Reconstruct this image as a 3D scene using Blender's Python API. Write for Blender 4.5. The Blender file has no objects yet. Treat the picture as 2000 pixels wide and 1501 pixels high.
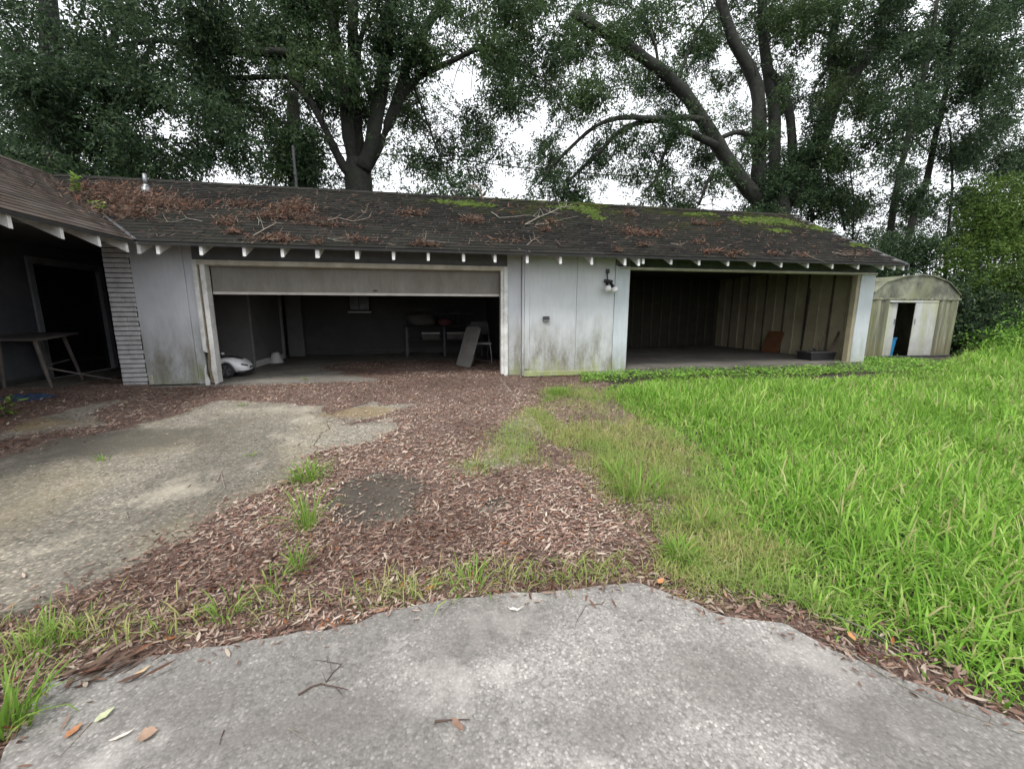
import bpy, bmesh, math, random
import numpy as np
from mathutils import Vector, Matrix
rng = np.random.default_rng(7); random.seed(7)
scene = bpy.context.scene
COL = scene.collection

# ------------------------------------------------------------------ camera
FPX = 795.0; TH = math.radians(11.2); PT = math.atan(138.5 / FPX)
CAM = np.array([0.0, -7.9, 1.25])
FW = np.array([math.sin(TH)*math.cos(PT), math.cos(TH)*math.cos(PT), -math.sin(PT)])
RT = np.array([math.cos(TH), -math.sin(TH), 0.0]); UP = np.cross(RT, FW)
cd = bpy.data.cameras.new('camera'); cam = bpy.data.objects.new('camera', cd); COL.objects.link(cam)
cd.sensor_width = 36; cd.lens = FPX / 2000 * 36; cd.clip_end = 600; cd.clip_start = 0.05
cam.matrix_world = Matrix(((RT[0], UP[0], -FW[0], CAM[0]), (RT[1], UP[1], -FW[1], CAM[1]), (RT[2], UP[2], -FW[2], CAM[2]), (0, 0, 0, 1)))
scene.camera = cam
# ------------------------------------------------------------------ sky, sun, exposure
world = bpy.data.worlds.new('World'); scene.world = world; world.use_nodes = True
wn = world.node_tree; wn.nodes.clear()
wo = wn.nodes.new('ShaderNodeOutputWorld'); wb = wn.nodes.new('ShaderNodeBackground')
sk = wn.nodes.new('ShaderNodeTexSky'); sk.sky_type = 'NISHITA'; sk.sun_disc = False
sk.sun_elevation = math.radians(58); sk.sun_rotation = math.radians(200); sk.dust_density = 6.0; sk.air_density = 1.0
hs = wn.nodes.new('ShaderNodeHueSaturation'); hs.inputs['Saturation'].default_value = 0.22
ov = wn.nodes.new('ShaderNodeMixRGB'); ov.inputs[0].default_value = 0.82; ov.inputs[2].default_value = (9.0, 9.3, 9.7, 1)      # even cloud deck over the sky
wn.links.new(sk.outputs[0], hs.inputs['Color']); wn.links.new(hs.outputs[0], ov.inputs[1]); wn.links.new(ov.outputs[0], wb.inputs[0]); wn.links.new(wb.outputs[0], wo.inputs[0])
wb.inputs[1].default_value = 0.12
sl = bpy.data.lights.new('sun', 'SUN'); sl.energy = 1.5; sl.angle = math.radians(12); sl.color = (1.0, 0.965, 0.91)
so = bpy.data.objects.new('sun', sl); COL.objects.link(so)
so.rotation_euler = Vector((0.34, 0.45, -0.85)).to_track_quat('-Z', 'Y').to_euler()
scene.view_settings.view_transform = 'Standard'; scene.view_settings.look = 'None'; scene.view_settings.gamma = 1
scene.view_settings.exposure = 0.68
scene.cycles.max_bounces = 5; scene.cycles.diffuse_bounces = 2; scene.cycles.use_light_tree = False; scene.cycles.use_adaptive_sampling = True; scene.cycles.adaptive_threshold = 0.03; scene.cycles.caustics_reflective = False; scene.cycles.caustics_refractive = False; scene.cycles.glossy_bounces = 2; scene.cycles.transmission_bounces = 3; scene.cycles.transparent_max_bounces = 4

# ------------------------------------------------------------------ helpers
GS, GY0 = 0.04, -0.15
def gz(y): return GS * (np.clip(y, -9.5, GY0) - GY0)
def ray(px, py): return FW + RT*(px-1000.0)/FPX - UP*(py-750.5)/FPX
def ay(px, py, Y): d = ray(px, py); return CAM + d*((Y-CAM[1])/d[1])
def az(px, py, Z): d = ray(px, py); return CAM + d*((Z-CAM[2])/d[2])
def gd(px, py):
    d = ray(px, py); t = (GS*(CAM[1]-GY0)-CAM[2])/(d[2]-GS*d[1]); p = CAM + d*t
    return p if p[1] < GY0 else az(px, py, 0)
SLOPE, EY, EZ, EX = 0.54, -0.6, 2.31, -4.28
RY = 2.5; RZ = EZ + SLOPE*(RY-EY); RX0, RX1 = EX-(RY-EY), 10.22
def ar(px, py, off=0.0):     # point on the garage's front roof slope
    d = ray(px, py); t = (EZ+off + SLOPE*(CAM[1]-EY) - CAM[2])/(d[2]-SLOPE*d[1]); return CAM + d*t
def tag(o, label=None, cat=None, group=None, kind=None):
    if label: o['label'] = label
    if cat: o['category'] = cat
    if group: o['group'] = group
    if kind: o['kind'] = kind
    return o
def empty(name, loc, label=None, cat=None, group=None, rz=0.0):
    o = bpy.data.objects.new(name, None); COL.objects.link(o); o.location = Vector(loc); o.rotation_euler = (0, 0, rz)
    o.empty_display_size = 0.1
    return tag(o, label, cat, group)
def link(name, me, parent=None):
    o = bpy.data.objects.new(name, me); COL.objects.link(o)
    if parent is not None:
        o.parent = parent
        # geometry is written in world coordinates: undo the chain of parent locations
        m = Matrix.Identity(4); p = parent
        while p is not None:
            m = p.matrix_basis @ m if False else (Matrix.Translation(p.location) @ p.rotation_euler.to_matrix().to_4x4() @ Matrix.Diagonal((*p.scale, 1))) @ m
            p = p.parent
        o.matrix_basis = m.inverted()
    return o
class MB:
    def __init__(s): s.v = []; s.f = []
    def box(s, x0, x1, y0, y1, z0, z1):
        b = len(s.v)
        s.v += [(x0,y0,z0),(x1,y0,z0),(x1,y1,z0),(x0,y1,z0),(x0,y0,z1),(x1,y0,z1),(x1,y1,z1),(x0,y1,z1)]
        s.f += [tuple(b+i for i in q) for q in ((0,3,2,1),(4,5,6,7),(0,1,5,4),(1,2,6,5),(2,3,7,6),(3,0,4,7))]; return s
    def obox(s, c, ax, ay_, az_):   # centre and three half-axis vectors
        b = len(s.v); c = np.array(c, float); ax = np.array(ax, float); ay_ = np.array(ay_, float); az_ = np.array(az_, float)
        for sz in (-1, 1):
            for sx, sy in ((-1,-1),(1,-1),(1,1),(-1,1)): s.v.append(tuple(c+sx*ax+sy*ay_+sz*az_))
        s.f += [tuple(b+i for i in q) for q in ((0,3,2,1),(4,5,6,7),(0,1,5,4),(1,2,6,5),(2,3,7,6),(3,0,4,7))]; return s
    def prism(s, pts, vec):         # polygon extruded along vec
        b = len(s.v); n = len(pts); vec = np.array(vec, float)
        s.v += [tuple(p) for p in pts] + [tuple(np.array(p, float)+vec) for p in pts]
        s.f += [tuple(range(b, b+n))[::-1], tuple(range(b+n, b+2*n))]
        s.f += [(b+i, b+(i+1) % n, b+n+(i+1) % n, b+n+i) for i in range(n)]; return s
    def tube(s, pts, rad, n=7, cap=True):
        pts = [np.array(p, float) for p in pts]; m = len(pts)
        if np.isscalar(rad): rad = [rad]*m
        b = len(s.v); ref = np.array([0.31, 0.17, 0.93])
        for i in range(m):
            t = pts[min(i+1, m-1)] - pts[max(i-1, 0)]; t /= (np.linalg.norm(t)+1e-9)
            if abs(t@ref) > .97: ref = np.array([0.9, 0.3, 0.1])
            u = np.cross(t, ref); u /= np.linalg.norm(u); w = np.cross(t, u)
            for k in range(n):
                a = 2*math.pi*k/n; s.v.append(tuple(pts[i] + rad[i]*(math.cos(a)*u+math.sin(a)*w)))
        for i in range(m-1):
            for k in range(n):
                s.f.append((b+i*n+k, b+i*n+(k+1) % n, b+(i+1)*n+(k+1) % n, b+(i+1)*n+k))
        if cap: s.f += [tuple(b+k for k in range(n))[::-1], tuple(b+(m-1)*n+k for k in range(n))]
        return s
    def lathe(s, c, prof, n=16, axis='z'):
        b = len(s.v); c = np.array(c, float)
        for r, h in prof:
            for k in range(n):
                a = 2*math.pi*k/n
                d = (r*math.cos(a), r*math.sin(a), h) if axis == 'z' else (r*math.cos(a), h, r*math.sin(a))
                s.v.append(tuple(c+np.array(d)))
        for i in range(len(prof)-1):
            for k in range(n): s.f.append((b+i*n+k, b+i*n+(k+1) % n, b+(i+1)*n+(k+1) % n, b+(i+1)*n+k))
        s.f += [tuple(b+k for k in range(n))[::-1], tuple(b+(len(prof)-1)*n+k for k in range(n))]; return s
    def build(s, name, m, parent=None, smooth=False, bevel=0):
        me = bpy.data.meshes.new(name); me.from_pydata([tuple(map(float, p)) for p in s.v], [], s.f); me.update()
        me.materials.append(m)
        bm = bmesh.new(); bm.from_mesh(me); bmesh.ops.recalc_face_normals(bm, faces=bm.faces)
        if bevel: bmesh.ops.bevel(bm, geom=bm.edges, offset=bevel, segments=1, affect='EDGES', clamp_overlap=True)
        bm.to_mesh(me); bm.free()
        if smooth: me.polygons.foreach_set('use_smooth', [True]*len(me.polygons))
        return link(name, me, parent)
def np_mesh(name, V, loops, starts, m, parent=None):
    me = bpy.data.meshes.new(name); V = np.ascontiguousarray(V, np.float32); loops = np.ascontiguousarray(loops, np.int32)
    me.vertices.add(len(V)); me.vertices.foreach_set('co', V.ravel())
    me.loops.add(len(loops)); me.loops.foreach_set('vertex_index', loops)
    me.polygons.add(len(starts)); me.polygons.foreach_set('loop_start', np.ascontiguousarray(starts, np.int32))
    me.update(calc_edges=True); me.materials.append(m)
    return link(name, me, parent)
def nrm(a): return a/(np.linalg.norm(a, axis=-1, keepdims=True)+1e-9)
def randdir(n):
    v = rng.normal(size=(n, 3)); return nrm(v)
def quads_leaves(name, pos, d, ln, wd, m, parent=None, side=None):      # 4-vertex rhomb leaves
    n = len(pos); d = nrm(d); u = nrm(np.cross(d, randdir(n))) if side is None else side
    nn = np.cross(d, u); ln = np.asarray(ln)[:, None]; wd = np.asarray(wd)[:, None]
    V = np.empty((n, 4, 3), np.float32)
    V[:, 0] = pos; V[:, 1] = pos + d*ln*.45 + u*wd*.5; V[:, 2] = pos + d*ln + nn*ln*.08; V[:, 3] = pos + d*ln*.45 - u*wd*.5
    return np_mesh(name, V.reshape(-1, 3), np.arange(n*4), np.arange(n)*4, m, parent)
def six_leaves(name, pos, d, nn, ln, wd, curl, m, parent=None):         # 6-vertex curled leaves
    n = len(pos); d = nrm(d); u = nrm(np.cross(d, nn)); nn = np.cross(u, d)
    ln = np.asarray(ln)[:, None]; wd = np.asarray(wd)[:, None]; curl = np.asarray(curl)[:, None]
    V = np.empty((n, 6, 3), np.float32); lift = nn*ln
    V[:, 0] = pos; V[:, 5] = pos + d*ln + lift*curl
    V[:, 1] = pos+d*ln*.3+u*wd*.45+lift*curl*.02; V[:, 2] = pos+d*ln*.3-u*wd*.45+lift*curl*.30
    V[:, 3] = pos+d*ln*.68+u*wd*.42+lift*curl*.35; V[:, 4] = pos+d*ln*.68-u*wd*.42+lift*curl*.62
    b = (np.arange(n)*6)[:, None]
    loops = (b + np.array([0, 2, 1, 1, 2, 4, 3, 3, 4, 5])).ravel(); st = ((np.arange(n)*10)[:, None]+np.array([0, 3, 7])).ravel()
    return np_mesh(name, V.reshape(-1, 3), loops, st, m, parent)
def blades(name, pos, azim, lean, ln, wd, m, parent=None, bend=1.0):    # grass: 7 vertices, arching
    n = len(pos); h = np.stack([np.cos(azim), np.sin(azim), np.zeros(n)], 1); s_ = np.stack([-np.sin(azim+rng.normal(0, .5, n)), np.cos(azim), np.zeros(n)], 1)
    ln = ln[:, None]; wd = wd[:, None]; lean = lean[:, None]; z = np.array([0, 0, 1.0])
    a1 = lean*.6; a2 = lean*1.2*bend; a3 = lean*1.9*bend
    p0 = pos; p1 = p0+ln*.38*(np.cos(a1)*z+np.sin(a1)*h); p2 = p1+ln*.34*(np.cos(a2)*z+np.sin(a2)*h); p3 = p2+ln*.30*(np.cos(a3)*z+np.sin(a3)*h)
    V = np.empty((n, 7, 3), np.float32)
    V[:, 0] = p0+s_*wd*.35; V[:, 1] = p0-s_*wd*.35; V[:, 2] = p1+s_*wd*.5; V[:, 3] = p1-s_*wd*.5; V[:, 4] = p2+s_*wd*.42; V[:, 5] = p2-s_*wd*.42; V[:, 6] = p3
    b = (np.arange(n)*7)[:, None]
    loops = (b+np.array([0, 1, 3, 2, 2, 3, 5, 4, 4, 5, 6])).ravel(); st = ((np.arange(n)*11)[:, None]+np.array([0, 4, 8])).ravel()
    return np_mesh(name, V.reshape(-1, 3), loops, st, m, parent)
def inpoly(P, poly):
    x, y = P[:, 0], P[:, 1]; r = np.zeros(len(P), bool); n = len(poly)
    for i in range(n):
        x0, y0 = poly[i][:2]; x1, y1 = poly[i-1][:2]
        c = ((y0 > y) != (y1 > y)) & (x < (x1-x0)*(y-y0)/((y1-y0) if y1 != y0 else 1e-9)+x0); r ^= c
    return r
_T = rng.random((64, 64))
def vnoise(x, y, s=1.0):
    x = np.asarray(x)*s+100; y = np.asarray(y)*s+100; i = np.floor(x).astype(int); j = np.floor(y).astype(int); f = x-i; g = y-j
    f = f*f*(3-2*f); g = g*g*(3-2*g); T = lambda a, b: _T[a % 64, b % 64]
    return (T(i, j)*(1-f)+T(i+1, j)*f)*(1-g)+(T(i, j+1)*(1-f)+T(i+1, j+1)*f)*g
def fnoise(x, y, s): return .55*vnoise(x, y, s)+.3*vnoise(y+7, x, s*2.1)+.15*vnoise(x-3, y+9, s*4.7)

# ------------------------------------------------------------------ materials
def M(name): 
    m = bpy.data.materials.new(name); m.use_nodes = True; nt = m.node_tree; b = nt.nodes['Principled BSDF']; return m, nt, b
def N(nt, t, **k):
    n = nt.nodes.new(t)
    for a, v in k.items():
        if a.startswith('i_'): n.inputs[a[2:].replace('_', ' ')].default_value = v
        else: setattr(n, a, v)
    return n
def noise(nt, scale, detail=5, rough=.6, vec=None, dist=0.0):
    n = N(nt, 'ShaderNodeTexNoise'); n.inputs['Scale'].default_value = scale; n.inputs['Detail'].default_value = detail; n.inputs['Roughness'].default_value = rough; n.inputs['Distortion'].default_value = dist
    if vec is not None: nt.links.new(vec, n.inputs['Vector'])
    return n.outputs['Fac']
def pos(nt, scale=None):
    g = N(nt, 'ShaderNodeNewGeometry').outputs['Position']
    if scale:
        mp = N(nt, 'ShaderNodeMapping'); mp.inputs['Scale'].default_value = scale; nt.links.new(g, mp.inputs['Vector']); return mp.outputs[0]
    return g
def ramp(nt, fac, stops, interp='LINEAR'):
    r = N(nt, 'ShaderNodeValToRGB'); e = r.color_ramp.elements; r.color_ramp.interpolation = interp
    while len(e) < len(stops): e.new(.5)
    for i, (p, c) in enumerate(stops):
        e[i].position = p; e[i].color = (*c, 1) if len(c) == 3 else c
    nt.links.new(fac, r.inputs[0]); return r.outputs[0]
def g3(v): return (v, v, v)
def mix(nt, fac, a, b, mode='MIX'):
    n = N(nt, 'ShaderNodeMixRGB', blend_type=mode)
    for s, v in zip(n.inputs, (fac, a, b)):
        if isinstance(v, (int, float)): s.default_value = v
        elif isinstance(v, tuple): s.default_value = (*v, 1)
        else: nt.links.new(v, s)
    return n.outputs[0]
def maprange(nt, v, a, b, c=0.0, d=1.0):
    n = N(nt, 'ShaderNodeMapRange'); n.clamp = True
    for i, q in enumerate((a, b, c, d)): n.inputs[i+1].default_value = q
    nt.links.new(v, n.inputs[0]); return n.outputs[0]
def math2(nt, op, a, b):
    n = N(nt, 'ShaderNodeMath', operation=op)
    for s, v in zip(n.inputs, (a, b)):
        if isinstance(v, (int, float)): s.default_value = v
        else: nt.links.new(v, s)
    return n.outputs[0]
def bump(nt, b, h, st=.3, dist=.01):
    n = N(nt, 'ShaderNodeBump'); n.inputs['Strength'].default_value = st; n.inputs['Distance'].default_value = dist
    nt.links.new(h, n.inputs['Height']); nt.links.new(n.outputs[0], b.inputs['Normal'])
def sepz(nt):
    s = N(nt, 'ShaderNodeSeparateXYZ'); nt.links.new(pos(nt), s.inputs[0]); return s.outputs
def simple(name, c, rough=.7, var=.25, scale=6, metal=0.0, bmp=.15, dirt=None):
    m, nt, b = M(name)
    f = noise(nt, scale, 6, .65, pos(nt)); c2 = tuple(x*(1-var) for x in c); c1 = tuple(min(1, x*(1+var)) for x in c)
    col = ramp(nt, f, [(.3, c2), (.7, c1)])
    if dirt: col = mix(nt, ramp(nt, noise(nt, scale*.4, 6, .7, pos(nt)), [(.45, g3(0)), (.7, g3(.8))]), col, dirt)
    nt.links.new(col, b.inputs['Base Color']); b.inputs['Roughness'].default_value = rough; b.inputs['Metallic'].default_value = metal
    if bmp: bump(nt, b, noise(nt, scale*8, 4, .6, pos(nt)), bmp, .005)
    return m
def wall_paint(name, c, algae=(0.20, 0.24, 0.07), ztop=.5, amount=1.0, dirt=(0.17, 0.16, 0.12)):
    m, nt, b = M(name); xyz = sepz(nt)
    st = noise(nt, 3.2, 6, .6, pos(nt, (1, 1, .16)))       # vertical streaks
    fine = noise(nt, 26, 4, .6, pos(nt, (1, 1, .12)))
    col = ramp(nt, noise(nt, .9, 5, .6, pos(nt)), [(.3, tuple(x*.84 for x in c)), (.7, tuple(min(1, x*1.08) for x in c))])
    col = mix(nt, ramp(nt, fine, [(.45, g3(0)), (.8, g3(.30))]), col, tuple(x*.6 for x in c))
    zz = math2(nt, 'ADD', xyz[2], math2(nt, 'MULTIPLY', math2(nt, 'SUBTRACT', st, .5), 1.3))
    lo = maprange(nt, zz, ztop+.45, ztop-.25, 0, .75*amount)
    col = mix(nt, math2(nt, 'MULTIPLY', lo, ramp(nt, noise(nt, 5, 6, .75, pos(nt, (1, 1, .35))), [(.36, g3(.25)), (.62, g3(1))])), col, dirt)
    al = math2(nt, 'MULTIPLY', maprange(nt, zz, .36, .0, 0, .62*amount), ramp(nt, noise(nt, 8, 8, .78, pos(nt, (1, 1, .6))), [(.42, g3(.05)), (.56, g3(1))]))
    col = mix(nt, al, col, algae)
    nt.links.new(col, b.inputs['Base Color']); b.inputs['Roughness'].default_value = .75
    bump(nt, b, fine, .25, .004)
    return m
def leafmat(name, stops, trans=.35, rough=.5, hue_scale=None, tint=(0.1, 0.15, 0.03), tint2=None):
    m, nt, b = M(name); out = nt.nodes['Material Output']
    r = N(nt, 'ShaderNodeNewGeometry').outputs['Random Per Island']
    col = ramp(nt, r, stops)
    if hue_scale: col = mix(nt, ramp(nt, noise(nt, hue_scale, 3, .5, pos(nt)), [(.42, g3(0)), (.68, g3(.75))]), col, tint)
    if tint2: col = mix(nt, ramp(nt, noise(nt, .62, 5, .6, pos(nt)), [(.44, g3(0)), (.60, g3(.9))]), col, tint2, 'MULTIPLY')
    nt.links.new(col, b.inputs['Base Color']); b.inputs['Roughness'].default_value = rough; b.inputs['Specular IOR Level'].default_value = .16
    if trans:
        t = N(nt, 'ShaderNodeBsdfTranslucent'); nt.links.new(col, t.inputs[0]); mx = N(nt, 'ShaderNodeMixShader'); mx.inputs[0].default_value = trans
        nt.links.new(b.outputs[0], mx.inputs[1]); nt.links.new(t.outputs[0], mx.inputs[2]); nt.links.new(mx.outputs[0], out.inputs[0])
    return m
def concrete(name, base, dark, light, scale, stain=(.06, .055, .045), stain_amt=.75, stain_scale=.9, moss=0.0, pebble=1.0, spots=(), soft=False, s0=.40):
    m, nt, b = M(name); p = pos(nt)
    v = N(nt, 'ShaderNodeTexVoronoi'); v.inputs['Scale'].default_value = scale; nt.links.new(p, v.inputs['Vector'])
    s = N(nt, 'ShaderNodeSeparateColor'); nt.links.new(v.outputs['Color'], s.inputs[0])
    col = ramp(nt, s.outputs[0], [(0, dark), (.45, base), (.8, base), (1, light)])
    col = mix(nt, ramp(nt, v.outputs['Distance'], [(.35, g3(0)), (.75, g3(.65*pebble))]), col, dark)
    col = mix(nt, .32, col, ramp(nt, noise(nt, scale*.35, 4, .7, p), [(.3, dark), (.5, base), (.75, light)]))
    big = noise(nt, stain_scale, 6, .62, p, .6)
    col = mix(nt, ramp(nt, big, [(s0, g3(0)), (s0+.20, g3(stain_amt))]), col, mix(nt, .35, stain, col, 'MIX'))
    lt = noise(nt, stain_scale*2.3, 5, .6, pos(nt, (1.1, .9, 1)))
    col = mix(nt, ramp(nt, lt, [(.56, g3(0)), (.74, g3(.45))]), col, light)
    if moss: col = mix(nt, ramp(nt, noise(nt, .7, 6, .65, pos(nt, (1.3, .8, 1))), [(.5, g3(0)), (.68, g3(moss))]), col, (.30, .25, .145))
    for (sx_, sy_), rx_, ry_, sc_ in spots:
        xy = sepz(nt); dx_ = math2(nt, 'DIVIDE', math2(nt, 'SUBTRACT', xy[0], sx_), rx_); dy_ = math2(nt, 'DIVIDE', math2(nt, 'SUBTRACT', xy[1], sy_), ry_)
        nz_ = math2(nt, 'ADD', math2(nt, 'MULTIPLY', math2(nt, 'SUBTRACT', noise(nt, 3.2, 7, .72, p, .8), .5), 3.4 if soft else 2.2), math2(nt, 'MULTIPLY', math2(nt, 'SUBTRACT', noise(nt, 60, 3, .6, p), .5), .8))
        dd_ = math2(nt, 'ADD', math2(nt, 'ADD', math2(nt, 'MULTIPLY', dx_, dx_), math2(nt, 'MULTIPLY', dy_, dy_)), nz_)
        col = mix(nt, maprange(nt, dd_, 1.9, -.5, 0, .75) if soft else maprange(nt, dd_, 1.2, .5, 0, .88), col, mix(nt, .35 if soft else .08, sc_, col))
    nt.links.new(col, b.inputs['Base Color']); b.inputs['Roughness'].default_value = .9; b.inputs['Specular IOR Level'].default_value = .2
    h = math2(nt, 'ADD', math2(nt, 'MULTIPLY', v.outputs['Distance'], -.6), noise(nt, scale*.3, 5, .7, p))
    bump(nt, b, h, .55, .006)
    return m
MT = {}
MT['wall'] = wall_paint('grey_wall_paint', (.52, .535, .565), ztop=.75, amount=1.2)
MT['wall_mid'] = wall_paint('pale_wall_paint', (.55, .57, .59), ztop=.70, amount=1.25, algae=(.27, .31, .06))
MT['post'] = wall_paint('post_paint', (.50, .54, .57), ztop=.35, algae=(.26, .33, .04), amount=1.0)
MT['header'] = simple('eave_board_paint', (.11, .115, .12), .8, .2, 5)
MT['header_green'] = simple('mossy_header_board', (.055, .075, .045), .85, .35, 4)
MT['white'] = simple('white_trim_paint', (.66, .66, .64), .6, .12, 8, dirt=(.30, .29, .26))
MT['tail'] = simple('rafter_white_paint', (.74, .74, .73), .6, .10, 9, dirt=(.42, .41, .38))
MT['cream'] = simple('cream_trim_paint', (.52, .49, .41), .65, .15, 6, dirt=(.28, .25, .18))
MT['rot'] = simple('rotten_jamb_wood', (.20, .16, .10), .9, .45, 14, bmp=.5)
MT['door'] = simple('garage_door_paint', (.26, .235, .185), .6, .18, 2.0, dirt=(.20, .17, .12))
MT['door'] = wall_paint('garage_door_paint_streaked', (.25, .243, .218), ztop=2.05, dirt=(.10, .085, .055), algae=(.2, .17, .11), amount=.7)
MT['dooredge'] = simple('garage_door_edge', (.48, .46, .42), .5, .15, 5)
MT['brick'] = simple('painted_brick', (.46, .455, .46), .8, .22, 7, bmp=.5)
MT['mortar'] = simple('dark_joint', (.045, .042, .04), .95, .2, 10)
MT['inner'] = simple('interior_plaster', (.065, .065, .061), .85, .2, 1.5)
MT['innerdk'] = simple('interior_shade_board', (.03, .03, .027), .9, .25, 2)  # albedo lowered so the shade inside the bays sits in the colour
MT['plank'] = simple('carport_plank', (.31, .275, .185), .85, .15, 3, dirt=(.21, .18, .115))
MT['plankback'] = simple('shade_toned_plank', (.026, .023, .016), .9, .35, 3)  # carport plank again, with the back wall's shade put into the colour
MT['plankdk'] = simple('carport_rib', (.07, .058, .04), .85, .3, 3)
MT['black'] = simple('black_plastic', (.018, .018, .02), .45, .2, 8, bmp=0)
MT['darkmetal'] = simple('dark_metal', (.06, .06, .065), .5, .3, 8, metal=.3)
MT['drip'] = simple('eave_edge', (.020, .020, .019), .9, .3, 8)
MT['steel'] = simple('dull_steel', (.22, .225, .23), .4, .2, 9, metal=.7)
MT['carwhite'] = simple('white_car_paint', (.82, .82, .83), .22, .03, 3, bmp=0)
MT['whiteplastic'] = simple('white_plastic', (.55, .54, .52), .45, .1, 6)
MT['tabletop'] = simple('table_plastic', (.24, .225, .21), .55, .18, 5)
MT['porchtable'] = simple('weathered_table_board', (.10, .085, .075), .8, .3, 5)
MT['galv'] = wall_paint('mildewed_shed_metal', (.22, .21, .14), ztop=.9, algae=(.17, .15, .05), dirt=(.13, .13, .05))
MT['sheddoor'] = wall_paint('shed_door_paint', (.44, .45, .45), ztop=.55, algae=(.30, .33, .05), dirt=(.25, .25, .10))
def mildew(name, c, dark, green, sc=(3.0, 1, .35), lo=.40, hi=.62):
    m, nt, b = M(name); xyz = sepz(nt); col = ramp(nt, noise(nt, 4, 6, .7, pos(nt)), [(.3, tuple(x*.8 for x in c)), (.7, c)])
    col = mix(nt, ramp(nt, noise(nt, 1.6, 6, .7, pos(nt, sc)), [(lo, g3(0)), (hi, g3(.85))]), col, dark)
    col = mix(nt, ramp(nt, noise(nt, 1.3, 6, .65, pos(nt, (sc[0]*.8, 1, sc[2]*.8))), [(.48, g3(0)), (.66, g3(.8))]), col, green)
    col = mix(nt, math2(nt, 'MULTIPLY', maprange(nt, xyz[2], .7, .05, 0, .8), noise(nt, 5, 5, .7, pos(nt))), col, (.10, .075, .03))
    nt.links.new(col, b.inputs['Base Color']); b.inputs['Roughness'].default_value = .7; bump(nt, b, noise(nt, 40, 4, .6, pos(nt)), .2, .004); return m
MT['shedgable'] = mildew('mildewed_gable', (.27, .28, .20), (.05, .052, .042), (.17, .18, .085), (1.3, 1, 1.0), .38, .58)
MT['galv'] = mildew('mildewed_shed_metal', (.28, .275, .20), (.075, .074, .048), (.15, .165, .065), (5.0, 1, .3), .40, .56)
MT['sheddoor'] = mildew('mildewed_shed_door', (.46, .47, .47), (.20, .20, .15), (.33, .34, .16), (2.0, 1, .3), .50, .75)
MT['blue'] = simple('blue_plastic', (.01, .16, .33), .4, .1, 5, bmp=0)
MT['tarp'] = simple('blue_tarp', (.035, .055, .11), .5, .3, 9)
MT['brownboard'] = simple('brown_board', (.15, .065, .028), .7, .3, 6)
MT['red'] = simple('faded_red_cloth', (.10, .03, .035), .9, .3, 6)
MT['sack'] = simple('pale_sack', (.10, .095, .085), .9, .25, 5)
MT['glass'] = simple('dark_pane', (.012, .013, .017), .12, .1, 3, bmp=0)
MT['glassgrey'] = simple('dirty_pane', (.07, .07, .07), .3, .6, 5, bmp=0)
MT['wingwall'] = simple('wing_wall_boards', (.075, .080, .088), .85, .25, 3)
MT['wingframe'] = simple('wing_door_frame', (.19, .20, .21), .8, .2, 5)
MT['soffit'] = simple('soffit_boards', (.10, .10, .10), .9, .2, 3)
MT['twig'] = simple('dead_twig', (.25, .20, .16), .9, .35, 14, bmp=.3)
MT['twigdark'] = simple('dark_twig', (.075, .05, .038), .9, .35, 14, bmp=.3)
MT['paletwig'] = simple('pale_lichen_twig', (.20, .19, .155), .9, .25, 14, bmp=.3)
MT['cable'] = simple('cable', (.05, .05, .05), .6, .1, 5, bmp=0)
MT['bark'] = simple('bark', (.021, .0205, .018), .95, .6, 7, bmp=1.0, dirt=(.02, .03, .014))
MT['barkpale'] = simple('pale_bark', (.031, .031, .027), .95, .6, 7, bmp=1.0, dirt=(.022, .03, .018))
MT['soil'] = simple('dark_soil', (.055, .040, .028), .95, .4, 9, bmp=.6, dirt=(.035, .045, .018))
MT['mould'] = simple('leaf_mould', (.135, .092, .074), .95, .6, 70, bmp=.8)
MT['drive'] = concrete('exposed_aggregate', (.27, .245, .20), (.085, .077, .064), (.60, .54, .43), 62, stain=(.062, .056, .047), stain_amt=.82, stain_scale=.62, moss=.32, spots=[((-.40, -4.74), .85, .52, (.040, .032, .026)), ((.48, -4.93), .30, .16, (.040, .034, .028)), ((-.95, -2.25), .55, .28, (.22, .17, .095)), ((-5.2, -2.2), .9, .35, (.22, .165, .09)), ((-3.6, -3.0), 1.3, .5, (.095, .086, .068))])
MT['slab'] = concrete('worn_concrete', (.355, .335, .312), (.14, .13, .12), (.65, .61, .565), 95, stain=(.105, .098, .09), stain_amt=.95, stain_scale=1.0, pebble=.9, spots=[((gd(px_, py_)[0], gd(px_, py_)[1]), rx_, ry_, (.135, .122, .11)) for px_, py_, rx_, ry_ in ((940, 1235, .30, .15), (820, 1300, .22, .10), (1330, 1330, .32, .14), (1500, 1330, .36, .18), (700, 1400, .26, .09), (1180, 1440, .2, .07), (330, 1400, .20, .09), (1700, 1420, .25, .10), (430, 1460, .16, .06))], soft=True, s0=.345)
MT['floor'] = concrete('garage_floor_concrete', (.27, .255, .225), (.15, .14, .12), (.37, .35, .31), 60, stain=(.09, .08, .065), stain_amt=.6, stain_scale=1.2, pebble=.4)
LITTER = [(0, (.10, .056, .041)), (.22, (.22, .128, .102)), (.45, (.34, .222, .178)), (.66, (.44, .325, .262)), (.84, (.54, .445, .36)), (.92, (.64, .56, .46)), (.95, (.36, .14, .05)), (1, (.08, .05, .042))]
MT['litter'] = leafmat('dead_leaf', LITTER, .12, .7, None, tint2=(.50, .44, .42))
MT['rooflitter'] = leafmat('roof_dead_leaf', [(0, (.05, .030, .023)), (.35, (.10, .062, .047)), (.6, (.15, .10, .076)), (.82, (.19, .145, .108)), (.93, (.22, .085, .045)), (1, (.07, .042, .032))], .1, .8)
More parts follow.
